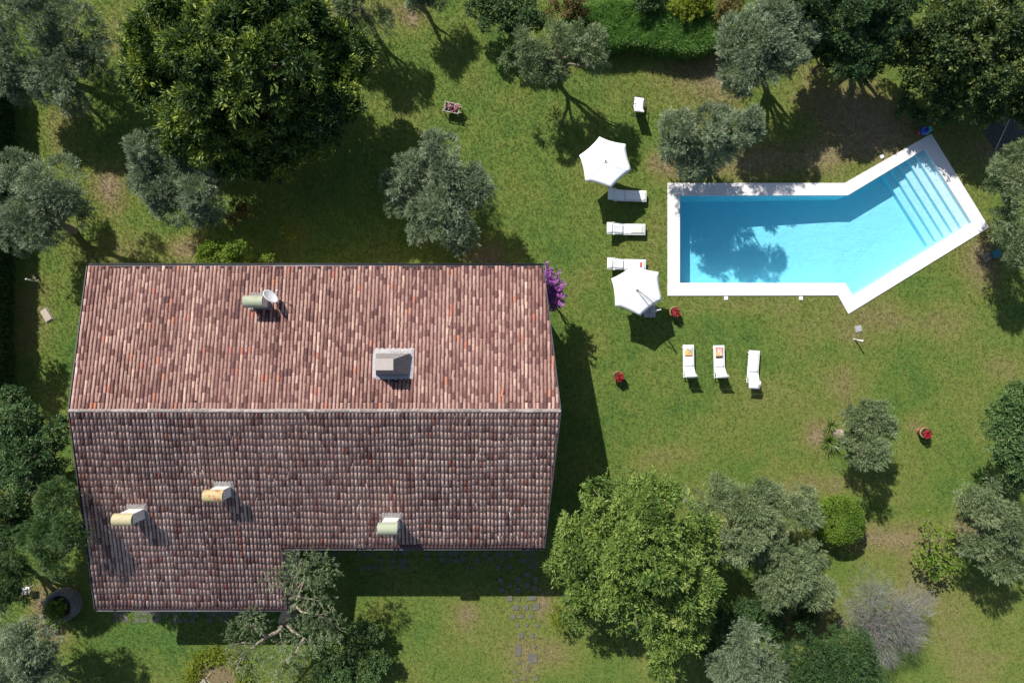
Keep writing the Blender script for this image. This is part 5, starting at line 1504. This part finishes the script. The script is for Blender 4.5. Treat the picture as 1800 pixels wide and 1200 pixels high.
# ------------------------------------------------------------------ flower pots
def pot(px, py, label, seed, h=.5, r=.27, stand=False):
    b = P(px, py, h * .8); b.z = 0
    root = empty('flower_pot', b, label, 'flower pot', 'terracotta pots of red flowers')
    m = MB(); m.lathe([(r * .68, 0), (r * .95, h * .82), (r * 1.06, h * .83), (r * 1.06, h), (r * .92, h), (r * .88, h * .86)], 28); m.build('pot', MAT['terracotta'], root)
    m = MB(); m.lathe([(r * .92, h * .88), (.001, h * .9)], 16); m.build('soil', MAT['soil'], root)
    link_mesh('leaves', crown_mesh('leaves', [(0, 0, h + .02, r * .85, r * .85, .12)], 70, 7, .07, .06, .04, MAT['dense'], seed, .9, False, -.1, .5, .1), root)
    link_mesh('flowers', crown_mesh('flowers', [(r * .1, -r * .15, h + .10, r * .72, r * .72, .12)], 60, 8, .05, .05, .045, MAT['red'], seed + 1, .9, False, 0, .3, .1, 1.0, tone0=.5), root)
    return root
pot(1185.5, 548, 'pot of red flowers at the pool corner by the parasol shadow', 81)
pot(1086.5, 661, 'pot of red flowers alone on the lawn by the house', 83)
pot(1625, 760, 'pot of red flowers on the lawn right of the leaning olive', 85, .55)

# planter trolley
b = P(794, 190, .5); b.z = 0
tr = empty('planter_trolley', b, 'small pale wooden planter cart with pink and white flowers on the upper lawn', 'planter', None, R(-12))
m = MB(); wx, wy, ht = .80, .50, .55
for s in (-1, 1):
    m.box((0, s * wy / 2, ht), (wx + .1, .035, .04)); m.box((s * wx / 2, 0, ht - .041), (.035, wy + .05, .04))
m.build('rail', MAT['palewood'], tr)
for sx in (-1, 1):
    for sy in (-1, 1):
        m = MB(); m.box((sx * (wx / 2 - .02), sy * (wy / 2 - .01), ht / 2 + .03), (.045, .045, ht + .06)); m.build('post', MAT['palewood'], tr, .006)
m = MB(); m.box((0, 0, ht - .20), (wx - .06, wy - .06, .03))
for s in (-1, 1):
    m.box((0, s * (wy / 2 - .05), ht - .13), (wx - .1, .015, .14)); m.box((s * (wx / 2 - .06), 0, ht - .13), (.015, wy - .13, .14))
m.build('tray', MAT['darkwood'], tr)
m = MB()
for s in (-1, 1): m.tube([(wx / 2 - .02, s * .15, ht - .06), (wx / 2 + .18, s * .17, ht + .03)], .018, 8)
m.build('handle', MAT['palewood'], tr)
link_mesh('flowers', crown_mesh('flowers', [(-.20, .05, ht - .02, .15, .17, .12), (.12, -.02, ht - .02, .13, .2, .12), (.26, .1, ht - .04, .1, .1, .1)], 46, 8, .05, .07, .06, MAT['pink'], 91, .9, False, 0, .3, .1, 1.0, tone0=.5), tr)
link_mesh('leaves', crown_mesh('leaves', [(0, 0, ht - .13, .34, .2, .08)], 70, 6, .05, .06, .035, MAT['dense'], 92, .9, False, 0, .6, .1, tone0=.2), tr)

# garden posts
def post(px, py, label, lean=(0, 0)):
    root = empty('garden_light', P(px, py, 0), label, 'garden light', 'white bollard lights')
    m = MB(); m.tube([(0, 0, -.05), (lean[0] * .5, lean[1] * .5, .38), (lean[0], lean[1], .70)], .035, 12); m.build('post', MAT['alu'], root)
    m = MB(); m.lathe([(.05, .70), (.055, .74), (.035, .79), (.001, .80)], 14, (lean[0], lean[1], 0)); m.build('cap', MAT['alu'], root)
    m = MB(); m.lathe([(.08, -.01), (.08, .015), (.04, .03)], 14); m.build('foot', MAT['steel'], root)
    return root
post(1502.5, 596.5, 'white bollard light near the grey cover below the pool', (.05, -.08))
post(63, 494.5, 'white bollard light by the dark hedge on the left', (0, .05))
plant('small_plant', 'small whitish plant at the foot of the left bollard light', 'plant', 'yellow', [(66, 490, 6, .35, .8), (60, 488, 5, .3, .8)], None, .02, mat='pale', dmul=.25)

# covers and slabs
def cover(name, px, py, sx, sy, rz, h, mat, label, cat, parts=1, lid=None):
    root = empty(name, P(px, py, 0), label, cat, None, R(rz))
    if parts == 1:
        m = MB(); m.box((0, 0, h / 2), (sx, sy, h)); m.build('slab', MAT[mat], root, .012)
    else:
        for s in (-1, 1):
            m = MB(); m.box((0, s * (sy / 4 + .006), h / 2), (sx, sy / 2 - .008, h)); m.build('slab', MAT[mat], root, .012)
    if lid: 
        m = MB(); m.box((0, 0, h + .012), (sx * .72, sy * .72, .02)); m.build('lid', MAT[lid], root, .006)
    return root
cover('access_cover', 1508.5, 578, .36, .36, 12, .05, 'concrete', 'grey square cover set in the lawn below the pool', 'access cover', 1, 'concrete')
cover('access_cover', 1733.5, 452, .46, .46, 32, .08, 'brownslab', 'brown two part cover by the right edge olive', 'access cover', 2)
root = empty('stone_slab', P(82.5, 553.5, 0), 'pale flat stone slab with a clipped corner on the left lawn', 'slab', None, R(30))
m = MB(); m.prism([(-.19, -.34), (.19, -.34), (.19, .34), (-.10, .34), (-.19, .24)], 0.0, .10); m.build('slab', MAT['sandstone'], root, .01)
m = MB(); m.box((0, -.02, .0), (.44, .74, .05)); m.build('footing', MAT['concrete'], root)
root = empty('plastic_box', P(1746, 447, 0), 'teal plastic box half under the right edge olive', 'box', None, R(32))
m = MB(); m.box((0, 0, .15), (.42, .34, .30), taper=1.05); m.build('box_body', MAT['teal'], root, .02)
m = MB(); m.box((0, 0, .315), (.46, .38, .03)); m.build('lid', MAT['teal'], root, .01)
root = empty('stool', P(45, 1038, .45) * Vector((1, 1, 0)).x if False else Vector((P(45, 1038, .45).x, P(45, 1038, .45).y, 0)), 'white plastic stool among the foliage at the lower left', 'stool')
m = MB(); m.box((0, 0, .44), (.42, .42, .04)); m.build('seat', MAT['alu'], root, .02)
for sx in (-1, 1):
    for sy in (-1, 1):
        m = MB(); m.tube([(sx * .16, sy * .16, .43), (sx * .20, sy * .20, 0)], .02, 8); m.build('leg', MAT['alu'], root)

# pool toys at the corner of the coping
def beach_ball(px, py, r, mats, label, z=.06):
    q = P(px, py, r); root = empty('beach_ball', (q.x, q.y, z), label, 'ball')
    k = len(mats); seg = 8
    for i in range(k):
        m = MB(); vs = []; fs = []
        for a in range(13):
            th = math.pi * a / 12
            for b_ in range(seg + 1):
                ph = 2 * math.pi * (i + b_ / seg) / k
                vs.append((r * math.sin(th) * math.cos(ph), r * math.cos(th) * .9, r + r * math.sin(th) * math.sin(ph)))
        for a in range(12):
            for b_ in range(seg): fs.append((a * (seg + 1) + b_, a * (seg + 1) + b_ + 1, (a + 1) * (seg + 1) + b_ + 1, (a + 1) * (seg + 1) + b_))
        m.add(vs, fs, smooth=True); m.build('ball_panel', MAT[mats[i]], root)
    return root
beach_ball(1624, 231, .26, ['tealp', 'bluep', 'bluep', 'greenp', 'bluep', 'tealp'], 'blue and turquoise beach ball at the pool corner')
beach_ball(1633.5, 228, .18, ['greenp', 'tealp', 'greenp', 'greenp'], 'dark green and turquoise ball right of the blue one', .06)
beach_ball(1615.5, 234.5, .11, ['redp', 'redp'], 'small red ball left of the blue beach ball', .0)
beach_ball(1636.5, 228.5, .07, ['orangep', 'redp'], 'tiny orange ball beside the dark green ball', .0)

# dark paving beyond the pool, with a long pale pole lying over it
m = MB(); pp = [P(*q) for q in [(1724, 226), (1750, 263), (1900, 180), (1900, 80), (1800, 120)]]
m.prism(poly_ccw([(q.x, q.y) for q in pp]), -.05, .004 + .02)
o = m.build('paved_area', MAT['asphalt']); tag(o, kind='structure')
a = P(1749, 265, .05); e = P(1777.5, 204, .9)
root = empty('pool_pole', a, 'long pale pole slanting over the dark paving beyond the pool steps', 'pole')
m = MB(); m.tube([(0, 0, 0), (e - a) * .5, e - a], .014, 8); m.build('shaft', MAT['alu'], root)
m = MB(); m.tube([(e - a) * .0, (e - a) * .10], .020, 8); m.build('grip', MAT['steel'], root)

# ------------------------------------------------------------------ stepping stones and terrace
path = empty('path', P(905, 1080, 0)); tag(path, kind='structure')
def flag(root, px, py, w, h, rg, top=.05, mat='paving'):
    o0 = root.location; c = P(px, py, 0) - o0
    w = w / PPM; h = h / PPM
    a = rg.uniform(-.12, .12); pts = []
    for x, y in ((-.5, -.5), (.0, -.53), (.5, -.5), (.52, .0), (.5, .5), (0, .52), (-.5, .5), (-.51, 0)):
        x = x * w * rg.uniform(.88, 1.08); y = y * h * rg.uniform(.88, 1.08)
        pts.append((c.x + x * math.cos(a) - y * math.sin(a), c.y + x * math.sin(a) + y * math.cos(a)))
    m = MB(); m.prism(poly_ccw(pts), -.05, top + rg.uniform(-.006, .006))
    return m.build('paving_stone', MAT[mat], root)
rg = random.Random(17)
for u, v_, w, h in [(150, 345, 50, 56), (240, 358, 28, 30), (365, 345, 84, 44), (210, 440, 58, 50), (310, 437, 48, 42), (410, 430, 76, 60), (178, 530, 50, 40), (262, 527, 52, 34), (365, 527, 42, 34),
                    (228, 620, 28, 24), (318, 620, 28, 24), (425, 618, 36, 34), (265, 718, 42, 58), (377, 718, 38, 48), (235, 865, 52, 110), (400, 832, 24, 34), (378, 950, 84, 96), (205, 1080, 20, 34), (330, 1060, 26, 28), (245, 990, 30, 26), (300, 1150, 34, 30), (410, 1150, 40, 44), (215, 1165, 36, 40),
                    (55, 165, 50, 50), (70, 262, 46, 44), (145, 215, 44, 44), (235, 165, 46, 66), (235, 262, 50, 54), (325, 105, 56, 56), (325, 215, 58, 46), (410, 160, 50, 60), (400, 250, 60, 50)]:
    flag(path, 870 + u / 5.714, 990 + v_ / 5.714, w / 5.714, h / 5.714, rg)
terr = empty('terrace', P(720, 985, 0)); tag(terr, kind='structure')
x = 520
while x < 940:
    w = rg.uniform(9, 16)
    for y in (972, 984, 996):
        if rg.random() < (.7, .5, .3)[(y - 972) // 12]: flag(terr, x + rg.uniform(-2, 2), y + rg.uniform(-2, 2), w - 2, rg.uniform(7, 10), rg, .018)
    x += w
x = 190
while x < 480:
    w = rg.uniform(9, 16)
    for y in (1078, 1089):
        if rg.random() < .75: flag(terr, x + rg.uniform(-2, 2), y + rg.uniform(-2, 2), w - 2, rg.uniform(7, 10), rg, .018)
    x += w

# fallen leaves and clippings scattered over the lawn, thickest below the trees
rgn = np.random.default_rng(44)
pts = [np.column_stack([rgn.uniform(-26, 27, 700), rgn.uniform(-18, 18, 700)])]
for px, py, sd, k in [(1290, 170, 45, 120), (1330, 960, 60, 160), (1500, 790, 40, 70), (1560, 945, 50, 160), (120, 300, 45, 90), (330, 420, 45, 90), (760, 420, 60, 90), (980, 1080, 30, 70), (1000, 160, 55, 80), (1720, 440, 35, 80), (1640, 1060, 60, 120), (700, 40, 40, 70)]:
    q = P(px, py, 0); pts.append(np.column_stack([rgn.normal(q.x, sd / PPM, k), rgn.normal(q.y, sd / PPM, k)]))
pts = np.concatenate(pts)
op = [(p.x, p.y) for p in outer]
ok = np.array([not inside(x_, y_, op) and not inside(x_, y_, wpoly) for x_, y_ in pts])
pts = pts[ok]
p_ = np.column_stack([pts, rgn.uniform(.03, .055, len(pts))])
v, l, s_, t = leaves_from(p_, unit(rgn.normal(0, 1, p_.shape) * np.array([1, 1, .1])), 1, .01, .075, .045, rgn, 1.6, False, rgn.random(len(p_)), .3)
fl_ = link_mesh('fallen_leaves', np_mesh('fallen_leaves', v, l, s_, leaf_mat('dead_leaf', [(0.10, 0.07, 0.04), (0.22, 0.16, 0.09), (0.34, 0.27, 0.16), (0.46, 0.40, 0.28)], .1, .8, .2), {'tone': t}))
tag(fl_, 'dry fallen leaves and clippings strewn over the lawn', 'fallen leaves', kind='stuff')
